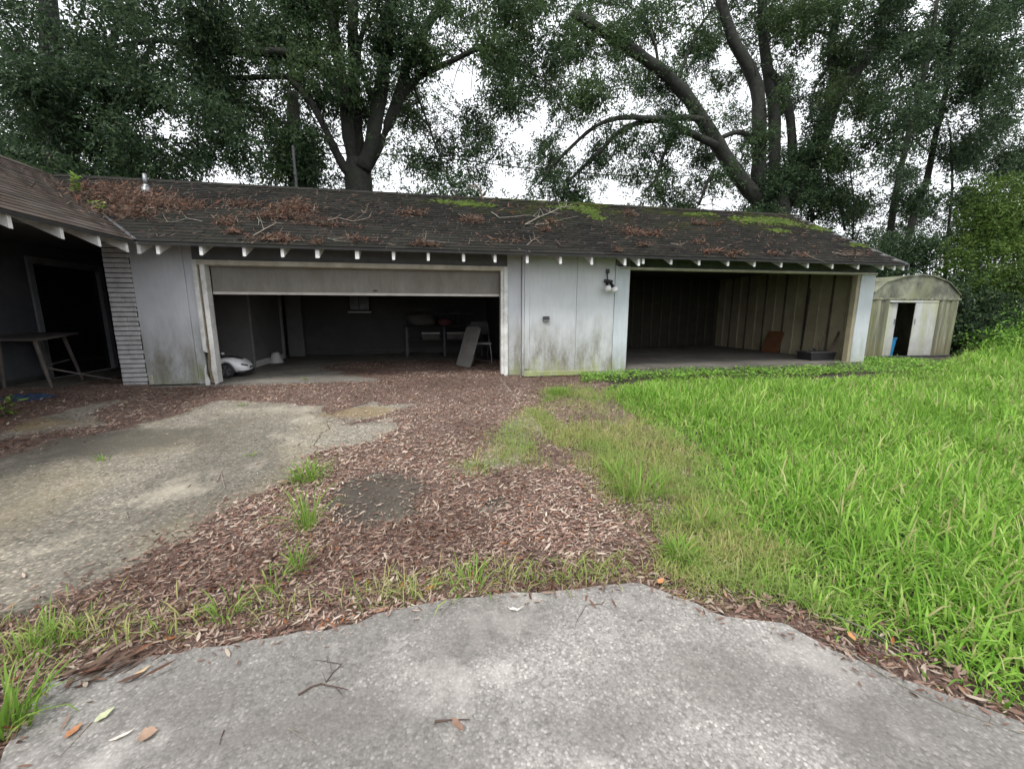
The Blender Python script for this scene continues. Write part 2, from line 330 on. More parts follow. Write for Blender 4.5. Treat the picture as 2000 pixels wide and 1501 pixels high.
MT['lawn'] = leafmat('lawn_blade', [(0, (.11, .255, .03)), (.35, (.215, .42, .055)), (.68, (.32, .53, .09)), (.86, (.46, .61, .18)), (.93, (.56, .52, .27)), (1, (.38, .31, .16))], .4, .5, .9, (.16, .32, .042))
MT['thin'] = leafmat('thin_grass_blade', [(0, (.20, .32, .065)), (.35, (.33, .41, .11)), (.68, (.46, .43, .18)), (1, (.58, .49, .28))], .4, .55, 1.3, (.20, .37, .065))
MT['tuft'] = leafmat('tuft_blade', [(0, (.13, .25, .04)), (.5, (.21, .36, .06)), (.85, (.30, .41, .10)), (1, (.46, .43, .20))], .4, .45)
MT['ivy'] = leafmat('ground_leaf', [(0, (.11, .24, .04)), (.5, (.19, .37, .06)), (.9, (.28, .47, .09)), (1, (.4, .52, .14))], .3, .5)
LEAFS = [(0, (.020, .043, .024)), (.45, (.043, .078, .040)), (.8, (.072, .116, .050)), (1, (.11, .155, .064))]
MT['oak'] = leafmat('oak_leaf', LEAFS, .42, .5, .45, (.095, .150, .052))
MT['oak2'] = leafmat('dark_oak_leaf', [(a, tuple(x*.85 for x in c)) for a, c in LEAFS], .40, .5, .5, (.064, .108, .054))
MT['shrub'] = leafmat('shrub_leaf', [(0, (.03, .06, .015)), (.5, (.06, .115, .025)), (.9, (.11, .18, .04)), (1, (.2, .25, .06))], .4, .45, .6, (.13, .21, .045))
# shingles: dark, streaked, moss towards the ridge
m, nt, b = M('asphalt_shingle'); xyz = sepz(nt)
oi = math2(nt, 'FRACT', math2(nt, 'ADD', N(nt, 'ShaderNodeNewGeometry').outputs['Random Per Island'], N(nt, 'ShaderNodeObjectInfo').outputs['Random']), 0.0)
c = ramp(nt, oi, [(0, (.012, .012, .011)), (.5, (.018, .0175, .016)), (1, (.027, .026, .023))])
c = mix(nt, ramp(nt, noise(nt, .8, 5, .6, pos(nt, (1, .5, .5))), [(.42, g3(0)), (.66, g3(.6))]), c, (.027, .026, .020))
c = mix(nt, ramp(nt, noise(nt, 220, 2, .5, pos(nt)), [(.5, g3(0)), (.75, g3(.45))]), c, (.048, .047, .043))
mo = math2(nt, 'MULTIPLY', ramp(nt, noise(nt, 1.1, 7, .72, pos(nt, (1, 1.6, 1.6))), [(.50, g3(0)), (.60, g3(1))]), math2(nt, 'MULTIPLY', maprange(nt, xyz[2], 3.0, 3.85), maprange(nt, xyz[0], -1.0, 3.0, .0, 1)))
c = mix(nt, mo, c, ramp(nt, noise(nt, 40, 3, .6, pos(nt)), [(.35, (.02, .028, .006)), (.7, (.05, .064, .012))]))
nt.links.new(c, b.inputs['Base Color']); b.inputs['Roughness'].default_value = .96; b.inputs['Specular IOR Level'].default_value = .08
bump(nt, b, noise(nt, 160, 3, .6, pos(nt)), .5, .004); MT['shingle'] = m
m, nt, b = M('wing_shingle')
c = ramp(nt, math2(nt, 'FRACT', math2(nt, 'ADD', N(nt, 'ShaderNodeNewGeometry').outputs['Random Per Island'], N(nt, 'ShaderNodeObjectInfo').outputs['Random']), 0.0), [(0, (.038, .032, .028)), (.5, (.058, .05, .043)), (1, (.085, .072, .062))])
c = mix(nt, ramp(nt, noise(nt, 1.2, 5, .6, pos(nt, (.5, 1, .5))), [(.42, g3(0)), (.66, g3(.6))]), c, (.085, .06, .047))
nt.links.new(c, b.inputs['Base Color']); b.inputs['Roughness'].default_value = .95; b.inputs['Specular IOR Level'].default_value = .08; bump(nt, b, noise(nt, 160, 3, .6, pos(nt)), .5, .004); MT['wshingle'] = m

# ------------------------------------------------------------------ ground and slabs
def axis(a, b, fine0, fine1, step):
    return np.unique(np.concatenate([np.linspace(a, fine0, 14), np.arange(fine0, fine1, step), np.linspace(fine1, b, 14)]))
gx = axis(-90, 110, -9, 20, .25); gy = axis(-60, 130, -9.5, 6, .25)
XX, YY = np.meshgrid(gx, gy); ZZ = gz(YY) + .02*(fnoise(XX, YY, .9)-.5) - .012
ii = np.arange(XX.size).reshape(XX.shape)
q = np.stack([ii[:-1, :-1], ii[:-1, 1:], ii[1:, 1:], ii[1:, :-1]], -1).reshape(-1)
tag(np_mesh('ground', np.stack([XX, YY, ZZ], -1).reshape(-1, 3), q, np.arange(len(q)//4)*4, MT['soil']), kind='structure', label='dark soil ground under grass and leaves')
def rough_edge(pts, step=.12, amp=.02, closed=True):
    out = []; n = len(pts)
    for i in range(n if closed else n-1):
        a = np.array(pts[i][:2], float); c_ = np.array(pts[(i+1) % n][:2], float); k = max(1, int(np.linalg.norm(c_-a)/step))
        for j in range(k):
            p = a+(c_-a)*j/k; out.append(p + (rng.normal(0, amp, 2) if j else 0))
    return out
def slab(name, pts, top, m, label, thick=.10):
    b_ = MB(); P = [(p[0], p[1], float(gz(p[1]))+top) for p in pts]; b_.prism(P, (0, 0, -thick)); o = b_.build(name, m)
    return tag(o, label, kind='structure')
crack = [(-1.10, -5.70), (-1.16, -4.6), (-1.13, -4.15), (-1.16, -3.96), (-1.20, -3.72), (-1.17, -3.6), (-1.26, -3.46), (-1.25, -3.28), (-1.27, -3.1), (-1.22, -2.95), (-1.30, -2.7), (-1.33, -2.53), (-1.28, -2.2), (-1.40, -1.5), (-1.35, -.18)]
ck = []
for a, c_ in zip(crack[:-1], crack[1:]):
    for t in np.linspace(0, 1, 6)[:-1]: ck.append((a[0]+(c_[0]-a[0])*t+rng.normal(0, .010), a[1]+(c_[1]-a[1])*t))
ck.append(crack[-1])
ck2 = [(x+.006+.010*rng.random(), y) for x, y in ck]
front = rough_edge([(-9.5, -5.58), (-5, -5.64), (-2.2, -5.66), (-1.10, -5.70)], .15, .012, False)[0:]
slab('driveway_slab', [(-9.5, -.18)] + [tuple(p) for p in front] + ck, .022, MT['drive'], 'worn exposed aggregate driveway slab left of the crack')
slab('driveway_slab', ck2[::-1] + [(-.4, -5.72), (.5, -5.70), (1.0, -5.5), (1.25, -4), (1.3, -.18)], .022, MT['drive'], 'worn exposed aggregate driveway slab right of the crack, mostly under leaves')
fs = [(-1.45, -6.48), (-1.50, -6.34), (-1.56, -6.16), (-1.35, -6.10), (-1.0, -6.09), (-.7, -6.08), (-.39, -6.07), (-.3, -6.02), (0, -5.99), (.38, -6.0), (.71, -6.04), (1.07, -6.05), (1.18, -6.15), (1.38, -6.36), (1.63, -6.45), (1.71, -6.61), (1.86, -6.79), (2.02, -6.93), (2.3, -7.2), (4.5, -9.4), (-4.5, -9.4), (-2.2, -7.3)]
slab('front_slab', [tuple(p) for p in rough_edge(fs, .07, .008)], .030, MT['slab'], 'pale stained concrete slab in the foreground')
FZ, CZ = .03, .12
b_ = MB().box(-4.7, 1.75, -.02, 5.2, -.1, FZ); tag(b_.build('garage_floor', MT['floor']), 'dusty concrete floor inside the open garage bay', kind='structure')
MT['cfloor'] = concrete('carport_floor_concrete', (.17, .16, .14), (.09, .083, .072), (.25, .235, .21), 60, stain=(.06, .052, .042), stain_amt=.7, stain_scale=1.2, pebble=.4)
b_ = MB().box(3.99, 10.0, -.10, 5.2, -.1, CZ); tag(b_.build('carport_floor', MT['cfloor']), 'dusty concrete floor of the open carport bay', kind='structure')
b_ = MB().box(-7.1, -4.75, -.1, 5.2, -.1, .03); tag(b_.build('breezeway_floor', MT['floor']), 'dark concrete floor of the covered passage', kind='structure')

# ------------------------------------------------------------------ garage
GA = empty('garage', (2.5, 0, 0), 'long low grey garage with half open door, dark carport bay and littered roof', 'garage')
def part(name, m, x0, x1, y0, y1, z0, z1, parent=GA, bevel=.004):
    return MB().box(x0, x1, y0, y1, z0, z1).build(name, m, parent, bevel=bevel)
WT = 2.56
part('wall_panel', MT['wall'], -4.74, -3.985, 0, .08, .05, WT)
part('wall_panel', MT['wall'], -3.98, -3.845, .004, .08, .04, WT)
part('wall_patch', MT['cream'], -4.72, -4.66, -.012, .0, .06, .22)
part('wall_panel', MT['wall'], 1.475, 1.752, 0, .08, .03, WT)
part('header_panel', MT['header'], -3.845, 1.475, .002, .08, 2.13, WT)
# door casing, rotten on the left
b_ = MB(); pts = [(-3.84, .62), (-3.775, .58), (-3.79, .72), (-3.775, .86), (-3.775, 2.13), (-3.84, 2.13)]
b_.prism([(x, -.035, z) for x, z in pts], (0, .035, 0)).build('door_casing', MT['white'], GA)
part('door_jamb', MT['rot'], -3.80, -3.72, .0, .14, .05, 2.06)
b_ = MB(); pts = [(-3.72, .02), (-3.665, .06), (-3.665, 2.06), (-3.735, 2.06), (-3.735, .5), (-3.75, .3)]
b_.prism([(x, -.03, z) for x, z in pts], (0, .16, 0)).build('door_stop', MT['white'], GA)
b_ = MB(); b_.prism([(x, -.05, z) for x, z in [(-3.86, .02), (-3.80, .02), (-3.79, .10), (-3.83, .22), (-3.82, .38), (-3.85, .30)]], (0, .03, 0)).build('splintered_board', MT['white'], GA)
part('door_casing', MT['cream'], -3.775, 1.40, -.035, .0, 2.05, 2.13)
part('door_jamb', MT['cream'], -3.665, 1.36, .001, .14, 2.045, 2.075)
part('door_casing', MT['white'], 1.40, 1.475, -.036, .0, .03, 2.131)
part('door_stop', MT['white'], 1.345, 1.40, -.012, .14, .06, 2.06)
# half open sectional door: two sections show, the others lie back under the ceiling
d = MB().box(-3.66, 1.34, .15, .19, 1.60, 2.07).build('door_section', MT['door'], GA, bevel=.006)
part('rail', MT['dooredge'], -3.66, 1.34, .142, .195, 1.575, 1.62, d)
part('handle', MT['black'], -1.02, -.93, .13, .15, 1.655, 1.675, d)
for i in range(3): part('door_section', MT['door'], -3.66, 1.34, .35+i*.5, .83+i*.5, 2.22, 2.26)
for x in (-3.66, 1.33): part('door_track', MT['steel'], x, x+.03, .2, 2.4, 2.16, 2.19)
# middle wall
part('corner_board', MT['wall_mid'], 1.755, 1.80, -.052, .0, .02, WT); part('corner_board', MT['wall_mid'], 1.803, 1.90, -.070, .0, .16, WT)
for x0, x1 in ((1.80, 2.86), (2.865, 3.66)): part('wall_panel', MT['wall_mid'], x0, x1, -.050, .06, .0, WT)
part('base_board', wall_paint('algae_board', (.42, .46, .30), algae=(.30, .36, .06)), 1.79, 3.40, -.078, -.02, .01, .105)
part('post_board', MT['post'], 3.665, 3.70, -.068, .0, -.02, 2.20); part('post_board', MT['post'], 3.70, 3.98, -.062, .15, -.02, 2.18)
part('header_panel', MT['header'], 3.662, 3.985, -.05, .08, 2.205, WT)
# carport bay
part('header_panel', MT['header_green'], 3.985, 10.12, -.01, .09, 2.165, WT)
part('drip_board', MT['cream'], 3.76, 10.12, -.075, -.064, 2.13, 2.165); part('drip_board', MT['cream'], 3.985, 10.12, -.063, .09, 2.12, 2.163)
part('corner_post', MT['plank'], 9.64, 9.72, -.02, .10, .0, 2.12); part('corner_post', MT['post'], 9.722, 10.12, -.04, .12, .0, 2.118)
part('wall', MT['plank'], 10.02, 10.10, .125, 5.2, .0, 2.6)
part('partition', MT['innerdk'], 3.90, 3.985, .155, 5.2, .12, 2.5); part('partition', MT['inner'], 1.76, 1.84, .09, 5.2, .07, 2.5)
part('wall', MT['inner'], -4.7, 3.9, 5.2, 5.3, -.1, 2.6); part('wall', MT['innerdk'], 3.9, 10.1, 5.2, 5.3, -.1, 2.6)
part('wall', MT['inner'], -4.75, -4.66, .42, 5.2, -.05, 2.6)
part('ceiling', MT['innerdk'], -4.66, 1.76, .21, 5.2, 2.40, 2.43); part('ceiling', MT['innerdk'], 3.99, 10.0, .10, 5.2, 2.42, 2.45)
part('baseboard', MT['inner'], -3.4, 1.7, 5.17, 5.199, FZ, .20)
for i in range(14):      # ribbed planking, side wall then back wall
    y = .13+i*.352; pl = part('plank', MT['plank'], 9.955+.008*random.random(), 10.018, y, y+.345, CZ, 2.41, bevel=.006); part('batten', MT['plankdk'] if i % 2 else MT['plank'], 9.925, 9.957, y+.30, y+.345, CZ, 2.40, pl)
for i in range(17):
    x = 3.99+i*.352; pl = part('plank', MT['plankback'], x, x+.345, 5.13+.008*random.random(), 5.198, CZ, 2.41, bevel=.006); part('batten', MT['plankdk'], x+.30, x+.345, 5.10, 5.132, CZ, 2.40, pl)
# closet box and door inside the garage bay
MT['closet'] = simple('closet_board', (.14, .14, .135), .85, .15, 2)
MT['dulltrim'] = simple('dull_trim', (.22, .22, .21), .8, .15, 5)
part('closet_wall', MT['closet'], -4.66, -3.98, 2.35, 2.45, FZ, 2.4); part('closet_wall', MT['closet'], -4.06, -3.98, 2.451, 4.2, FZ, 2.4)
part('closet_corner', MT['dulltrim'], -4.00, -3.965, 2.335, 2.37, FZ, 2.4); part('baseboard', MT['whiteplastic'], -3.979, -3.965, 2.372, 4.2, FZ, .17)
part('door_frame', MT['dulltrim'], -4.02, -3.93, 4.205, 4.30, FZ, 2.2); part('door_frame', MT['closet'], -4.02, -3.60, 4.82, 4.92, FZ, 2.2)
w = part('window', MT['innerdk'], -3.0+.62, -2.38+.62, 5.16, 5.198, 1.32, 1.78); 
part('pane', MT['glassgrey'], -2.34, -1.80, 5.14, 5.158, 1.36, 1.76, w); part('sill', MT['whiteplastic'], -2.40, -1.74, 5.09, 5.159, 1.27, 1.315, w); part('mullion', MT['black'], -2.09, -2.06, 5.125, 5.139, 1.36, 1.76, w)
# brick pillar
pil = MB().box(-5.10, -4.745, -.012, .40, 0, 2.5).build('brick_pillar', MT['mortar'], GA)
bmesh_cache = {}
def brick_mesh(w_, d_, h_):
    k = (round(w_, 3), round(d_, 3), round(h_, 3))
    if k not in bmesh_cache:
        o = MB().box(-w_/2, w_/2, -d_/2, d_/2, -h_/2, h_/2).build('brick', MT['brick'], bevel=.005); bmesh_cache[k] = o.data; bpy.data.objects.remove(o)
    return bmesh_cache[k]
def brick(x, y, z, w_, d_, h_):
    o = link('brick', brick_mesh(w_, d_, h_), pil); o.matrix_basis = o.matrix_basis @ Matrix.Translation((x+random.uniform(-.003, .003), y+random.uniform(-.004, .004), z)) @ Matrix.Rotation(random.uniform(-.012, .012), 4, 'Y')
z = .04; k = 0
while z < 2.42:
    h_ = .064
    if k % 2: ws = [.150, .203]
    else: ws = [.203, .150]
    x = -5.1
    for w_ in ws: brick(x+w_/2+.001, .035, z+h_/2, w_, .12, h_); x += w_+.002
    brick(-5.045, .21, z+h_/2, .105, .20, h_)
    z += .0775; k += 1
# rafter tails
TX = [-4.26, -4.01, -3.43, -2.83, -2.28, -1.76, -1.15, -.57, 0, .6, 1.15, 1.73, 2.35, 2.95, 3.61, 3.89, 3.98, 4.56, 5.16, 5.8, 6.4, 7.03, 7.67, 8.28, 8.94, 9.58, 9.9, 10.14]
def tail(x, wd, parent, hh=.165, ny=.16, mt='tail'):
    y0 = EY+.03; zt = EZ-.03+SLOPE*.03; pts = [(y0, zt-hh), (y0, zt), (.05, zt+SLOPE*(.05-y0)), (.05, zt-.02+SLOPE*(.05-y0)-.02)]
    # lower edge climbs less steeply than the deck: the tail is a long wedge
    pts[3] = (.0, max(zt-hh+SLOPE*(0-y0)*.95, zt-hh+.05))
    return MB().prism([(x-wd/2, y, z_) for y, z_ in pts], (wd, 0, 0)).build('rafter_tail', MT[mt], parent, bevel=.003)
for i, x in enumerate(TX):
    tail(x, .062 if i in (5, 6) else .048, GA, .165 if x < 3.9 else .125)
# roof: decks, ridge, gable, shingles
def deckz(y): return EZ+SLOPE*(y-EY)
rf = MB().prism([(EX-.02, EY, EZ-.03), (RX1, EY, EZ-.03), (RX1, RY, RZ-.03), (RX0, RY, RZ-.03)], (0, 0, .02)).build('roof', MT['soffit'], GA)
MB().prism([(RX0, RY, RZ-.03), (RX1, RY, RZ-.03), (RX1, 5.8, RZ-SLOPE*3.3), (RX0, 5.8, RZ-SLOPE*3.3)], (0, 0, .035)).build('roof_slope', MT['shingle'], GA)
MB().prism([(10.03, .0, 2.5), (10.03, 5.2, 2.5), (10.03, RY, RZ-.06)], (.06, 0, 0)).build('gable_board', MT['header'], GA)
MB().prism([(RX1+.001, EY, EZ-.14), (RX1+.001, EY, EZ-.005), (RX1+.001, RY, RZ-.005), (RX1+.001, RY, RZ-.14)], (.025, 0, 0)).build('barge_board', MT['header'], GA)
MB().box(EX+.05, RX1-.002, EY-.012, EY-.001, EZ-.045, EZ-.004).build('drip_edge', MT['drip'], rf)
# wing of the house
WG = empty('house_wing', (-6, -2, 0), 'dark grey house wing at the left with wide eave, rafter tails and black doorway', 'house')
WX = -7.1
wf = MB().prism([(EX, EY+.02, EZ-.03), (EX, -8.5, EZ-.03), (RX0, -8.5, RZ-.03), (RX0, RY, RZ-.03)], (0, 0, .02)).build('roof', MT['soffit'], WG)
MB().prism([(RX0, -8.5, RZ-.03), (RX0, RY+3, RZ-.03), (RX0-3.3, RY+3, RZ-SLOPE*3.3), (RX0-3.3, -8.5, RZ-SLOPE*3.3)], (0, 0, .03)).build('roof_slope', MT['wshingle'], WG)
DY0, DY1, DZ = 1.22, 2.98, 2.27
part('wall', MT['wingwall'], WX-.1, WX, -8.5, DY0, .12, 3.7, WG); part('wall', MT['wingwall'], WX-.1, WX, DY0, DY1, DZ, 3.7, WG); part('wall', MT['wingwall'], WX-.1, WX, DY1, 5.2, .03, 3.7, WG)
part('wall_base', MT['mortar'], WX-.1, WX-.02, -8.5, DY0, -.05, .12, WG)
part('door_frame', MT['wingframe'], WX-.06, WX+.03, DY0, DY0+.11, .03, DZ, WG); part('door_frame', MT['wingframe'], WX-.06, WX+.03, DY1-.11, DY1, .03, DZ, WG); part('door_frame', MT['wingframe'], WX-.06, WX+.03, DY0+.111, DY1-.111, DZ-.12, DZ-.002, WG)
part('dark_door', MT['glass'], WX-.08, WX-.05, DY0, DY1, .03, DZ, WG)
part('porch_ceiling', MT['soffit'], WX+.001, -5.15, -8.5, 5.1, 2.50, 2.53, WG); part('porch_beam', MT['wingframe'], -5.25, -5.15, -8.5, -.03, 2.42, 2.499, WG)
part('passage_wall', MT['wingwall'], WX, -4.76, 5.1, 5.2, .06, 3.2, WG)
for y in (-.72, -1.24, -1.81, -2.44, -3.05, -3.65, -4.3):
    x0 = EX-.03; zt = EZ-.03+SLOPE*.03; hh = .165
    MB().prism([(x0, y-.024, zt-hh), (x0, y-.024, zt), (x0-1.0, y-.024, zt+SLOPE*1.0), (x0-1.0, y-.024, zt-hh+SLOPE*.93)], (0, .048, 0)).build('rafter_tail', MT['tail'], WG, bevel=.003)
MB().box(EX+.001, EX+.012, -8.5, EY-.03, EZ-.045, EZ-.004).build('drip_edge', MT['drip'], wf)
# shingles: tabs on the two slopes in view; the 300 that show largest are objects, the rest one mesh each
tw, ex, L = .30, .142, math.hypot(RY-EY, RZ-EZ); ca, sa = (RY-EY)/L, (RZ-EZ)/L
tab = MB(); n_ = 0
tab.v = [(-.147, 0, .012), (.147, 0, .012), (.147, .155, .003), (-.147, .155, .003), (-.147, 0, 0), (.147, 0, 0), (.147, .155, -.004), (-.147, .155, -.004)]
tab.f = [(0, 1, 2, 3), (4, 5, 1, 0), (5, 6, 2, 1), (7, 4, 0, 3), (6, 7, 3, 2), (4, 7, 6, 5)]
tabs = []
nc = int(L/ex)+1
for r in range(nc):
    v = r*ex
    for k in range(-11, 50):
        u = EX + k*tw + (r % 2)*tw/2 + random.uniform(-.006, .006) + tw/2 + .02*(r % 3)
        y = EY+v*ca
        if u > RX1-.14 or u < EX-(y-EY)-.2: continue
        tabs.append(('g', np.array([u, y, EZ+v*sa]), r))
    for k in range(0, 36):
        yy = EY+.05 - k*tw - (r % 2)*tw/2 + .02*(r % 3) + (v*ca//tw)*tw + tw
        x = EX-v*ca
        if yy > EY+(EX-x)+.25 or yy < -8.3: continue
        tabs.append(('w', np.array([x, yy, EZ+v*sa]), r))
def tabmat(t):
    k, p, r = t
    if k == 'g': R = Matrix(((1, 0, 0), (0, ca, -sa), (0, sa, ca)))
    else: R = Matrix(((0, -ca, sa), (1, 0, 0), (0, sa, ca)))
    j = Matrix.Rotation(random.gauss(0, .006), 3, 'Z') @ Matrix.Rotation(random.uniform(-.004, .02), 3, 'X')
    return Matrix.Translation(p) @ (R @ j).to_4x4()
def score(t):
    dlt = t[1]-CAM; dep = dlt@FW
    if dep < .5: return 0
    px = 1000+FPX*(dlt@RT)/dep; py = 750-FPX*(dlt@UP)/dep
    if px < -20 or px > 2000 or py < 250: return 0
    nv = np.array([0, -sa, ca]) if t[0] == 'g' else np.array([sa, 0, ca])
    return abs(nv@dlt)/dep**3
order = sorted(tabs, key=score, reverse=True); near = order[:290]; far = order[290:]
tme = {}
for k, mm in (('g', 'shingle'), ('w', 'wshingle')):
    o = tab.build('shingle', MT[mm]); tme[k] = o.data; bpy.data.objects.remove(o)
for t in near:
    o = link('shingle', tme[t[0]], rf if t[0] == 'g' else wf); o.matrix_basis = o.matrix_basis @ tabmat(t)
for k, mm, pr in (('g', 'shingle', rf), ('w', 'wshingle', wf)):
    T = [t for t in far if t[0] == k]; base = np.array(tab.v); V = []; 
    for t in T: A = np.array(tabmat(t)); V.append(base@A[:3, :3].T+A[:3, 3])
    V = np.concatenate(V); F_ = np.array(tab.f); LL = (np.arange(len(T))[:, None, None]*8+F_).ravel()
    tag(np_mesh('shingle_field', V, LL, np.arange(len(LL)//4)*4, MT[mm], pr), kind='stuff')
for i in range(int((RX1-RX0)/.3)):
    x = RX0+.1+i*.3
    MB().prism([(x, RY-.13, RZ-.13*SLOPE+.022), (x, RY, RZ+.03), (x, RY+.13, RZ-.13*SLOPE+.022), (x, RY+.13, RZ-.13*SLOPE+.012), (x, RY, RZ+.018), (x, RY-.13, RZ-.13*SLOPE+.012)], (.31, 0, .006)).build('ridge_cap', MT['shingle'], rf)
for i in range(26):
    y = RY-.2-i*.3
    MB().prism([(RX0-.13, y, RZ-.13*SLOPE+.022), (RX0, y, RZ+.03), (RX0+.13, y, RZ-.13*SLOPE+.022), (RX0+.13, y, RZ-.13*SLOPE+.012), (RX0, y, RZ+.018), (RX0-.13, y, RZ-.13*SLOPE+.012)], (0, -.31, .006)).build('ridge_cap', MT['wshingle'], wf)
vp = ar(287, 374); v_ = MB().lathe((vp[0], vp[1], vp[2]-.05), [(.14, 0), (.10, .07), (.045, .17), (.04, .18)], 14).build('vent_flashing', MT['steel'], rf, True)
MB().lathe((vp[0], vp[1], vp[2]+.1), [(.036, 0), (.036, .22), (.028, .22), (.028, .1)], 12).build('vent_pipe', MT['steel'], v_, True)
a = np.array([EX, EY, EZ+.012]); c_ = np.array([EX-.9, EY+.9, EZ+.9*SLOPE+.012])
MB().prism([a+(-.02, -.01, .018), a+(.03, .012, .018), c_+(.02, .012, .018), c_+(-.015, -.01, .018)], (0, 0, .006)).build('valley_flashing', MT['darkmetal'], rf)

# ------------------------------------------------------------------ shed
SY = 1.35
SP = lambda px, py, Y=SY: ay(px, py, Y)
prof = [SP(1704, 583), SP(1704, 573), SP(1729, 551), SP(1765, 541), SP(1797, 538), SP(1821, 540), SP(1851, 552), SP(1873, 577), SP(1873, 585)]
sx0, sx1 = float(prof[0][0]), float(prof[-1][0]); sh = float(prof[0][2])
SH = empty('metal_shed', ((sx0+sx1)/2, SY, 0), 'small mildewed metal shed with rounded barn roof and sliding doors ajar', 'shed')
dl, dg0, dg1, dr = [float(SP(x, 588)[0]) for x in (1738, 1757, 1787, 1828)]
gab = MB().prism([(p[0], SY-.02, max(p[2], sh+.002)) for p in prof], (0, .05, 0)).build('gable', MT['shedgable'], SH)
part('gable_rail', MT['galv'], sx0-.02, sx1+.02, SY-.045, SY-.021, sh-.03, sh+.02, SH)
def ribbed(name, x0, x1, y, z0, z1, n, m, parent):
    pts = []
    for i in range(n):
        a_ = x0+(x1-x0)*i/n; w_ = (x1-x0)/n
        pts += [(a_, 0), (a_+w_*.35, 0), (a_+w_*.45, .03), (a_+w_*.9, .03)]
    pts.append((x1, 0)); poly = [(x, y-dy, z0) for x, dy in pts]+[(x, y+.02, z0) for x, dy in pts[::-1]]
    return MB().prism(poly, (0, 0, z1-z0)).build(name, m, parent)
ribbed('wall_panel', sx0, dl, SY, .0, sh-.031, 2, MT['galv'], SH); ribbed('wall_panel', dr, sx1, SY, .0, sh-.031, 2, MT['galv'], SH)
part('door_rail', MT['sheddoor'], dl-.05, dr+.05, SY-.055, SY-.03, sh-.10, sh-.045, SH)
d1 = part('sliding_door', MT['sheddoor'], dl-.35, dg0, SY+.022, SY+.045, .06, sh-.06, SH); part('handle', MT['steel'], dg0-.06, dg0-.03, SY+.0, SY+.021, .95, 1.1, d1)
d2 = part('sliding_door', MT['sheddoor'], dg1, dr+.06, SY-.044, SY-.022, .06, sh-.10, SH); part('handle', MT['steel'], dg1+.03, dg1+.06, SY-.06, SY-.045, .95, 1.1, d2)
part('sill', MT['darkmetal'], sx0, sx1, SY-.06, SY+.05, -.04, .055, SH)
for x in (sx0, sx1-.02): part('wall', MT['galv'], x, x+.02, SY+.05, SY+2.4, 0, sh, SH)
part('wall', MT['galv'], sx0, sx1, SY+2.4, SY+2.42, 0, sh+.6, SH)
R_ = [(p[0], p[2]) for p in prof[1:-1]]
for (xa, za), (xb, zb) in zip(R_[:-1], R_[1:]):
    MB().prism([(xa, SY-.06, za), (xb, SY-.06, zb), (xb, SY-.06, zb+.03), (xa, SY-.06, za+.03)], (0, 2.5, 0)).build('roof_sheet', MT['shedgable'], SH)
bl = az(1746, 697, .06); bx = float((dg0)+.13)
BIN = MB().lathe((bx, SY+.22, .02), [(.10, 0), (.13, .02), (.17, .50), (.185, .52), (.185, .55), (.15, .55), (.13, .1)], 18).build('blue_bin', MT['blue'], smooth=False)
tag(BIN, 'blue plastic bin standing in the dark gap of the shed doors', 'bin')
# ------------------------------------------------------------------ things on the facade
FL = empty('floodlight', (3.50, -.055, 1.93), 'twin head security floodlight hanging from the pale garage wall', 'floodlight')
part('junction_hole', MT['black'], 3.455, 3.535, -.066, -.0505, 2.04, 2.12, FL); MB().tube([(3.49, -.07, 2.05), (3.47, -.1, 1.98), (3.49, -.1, 1.90)], .012).build('cable', MT['black'], FL)
MB().tube([(3.42, -.10, 1.89), (3.58, -.10, 1.87)], .035, 10).build('bracket', MT['black'], FL)
for tx, tz in ((3.455, 1.72), (3.605, 1.705)):
    h0 = np.array([3.47 if tx < 3.5 else 3.54, -.10, 1.86]); e_ = np.array([tx, -.20, tz]); d_ = (e_-h0)/np.linalg.norm(e_-h0)
    hd = MB().tube([h0, h0+d_*.09, e_-d_*.06, e_-d_*.05], [.022, .03, .04, .058], 12).build('lamp_head', MT['black'], FL, True)
    MB().tube([e_-d_*.05, e_, e_+d_*.03, e_+d_*.045], [.060, .064, .055, .03], 14).build('bulb', MT['tail'], hd, True)
OB = empty('outlet_box', (2.23, -.05, 1.14), 'small grey weatherproof outlet box on the pale wall', 'outlet')
part('box', MT['steel'], 2.17, 2.29, -.095, -.0505, 1.09, 1.19, OB); part('lid', MT['darkmetal'], 2.165, 2.295, -.108, -.096, 1.13, 1.195, OB)
# ------------------------------------------------------------------ ride-on car
CR = empty('toy_car', (-4.145, .985, FZ), 'white and black ride-on toy car nosing out behind the door jamb', 'toy car', rz=math.radians(6))
bpy.context.view_layer.update()
CM = np.array(CR.matrix_world)
def cw(p):
    x = p[0] if p[0] < .25 else .25+(p[0]-.25)*.80
    return CM[:3, :3]@np.array((x, p[1], p[2]), float)+CM[:3, 3]
def loft(name, secs, m, parent, smooth=True):
    b_ = MB(); n = len(secs[0])
    for s_ in secs: b_.v += [tuple(cw(p)) for p in s_]
    for i in range(len(secs)-1):
        for k in range(n): b_.f.append((i*n+k, i*n+(k+1) % n, (i+1)*n+(k+1) % n, (i+1)*n+k))
    b_.f += [tuple(range(n))[::-1], tuple((len(secs)-1)*n+k for k in range(n))]
    return b_.build(name, m, parent, smooth)
def csec(x, w_, z0, z1, crown):
    return [(x, -w_*.86, z0), (x, -w_, z0+(z1-z0)*.35), (x, -w_*.98, z0+(z1-z0)*.7), (x, -w_*.80, z1), (x, -w_*.4, z1+crown*.8), (x, 0, z1+crown), (x, w_*.4, z1+crown*.8), (x, w_*.80, z1), (x, w_*.98, z0+(z1-z0)*.7), (x, w_, z0+(z1-z0)*.35), (x, w_*.86, z0)]
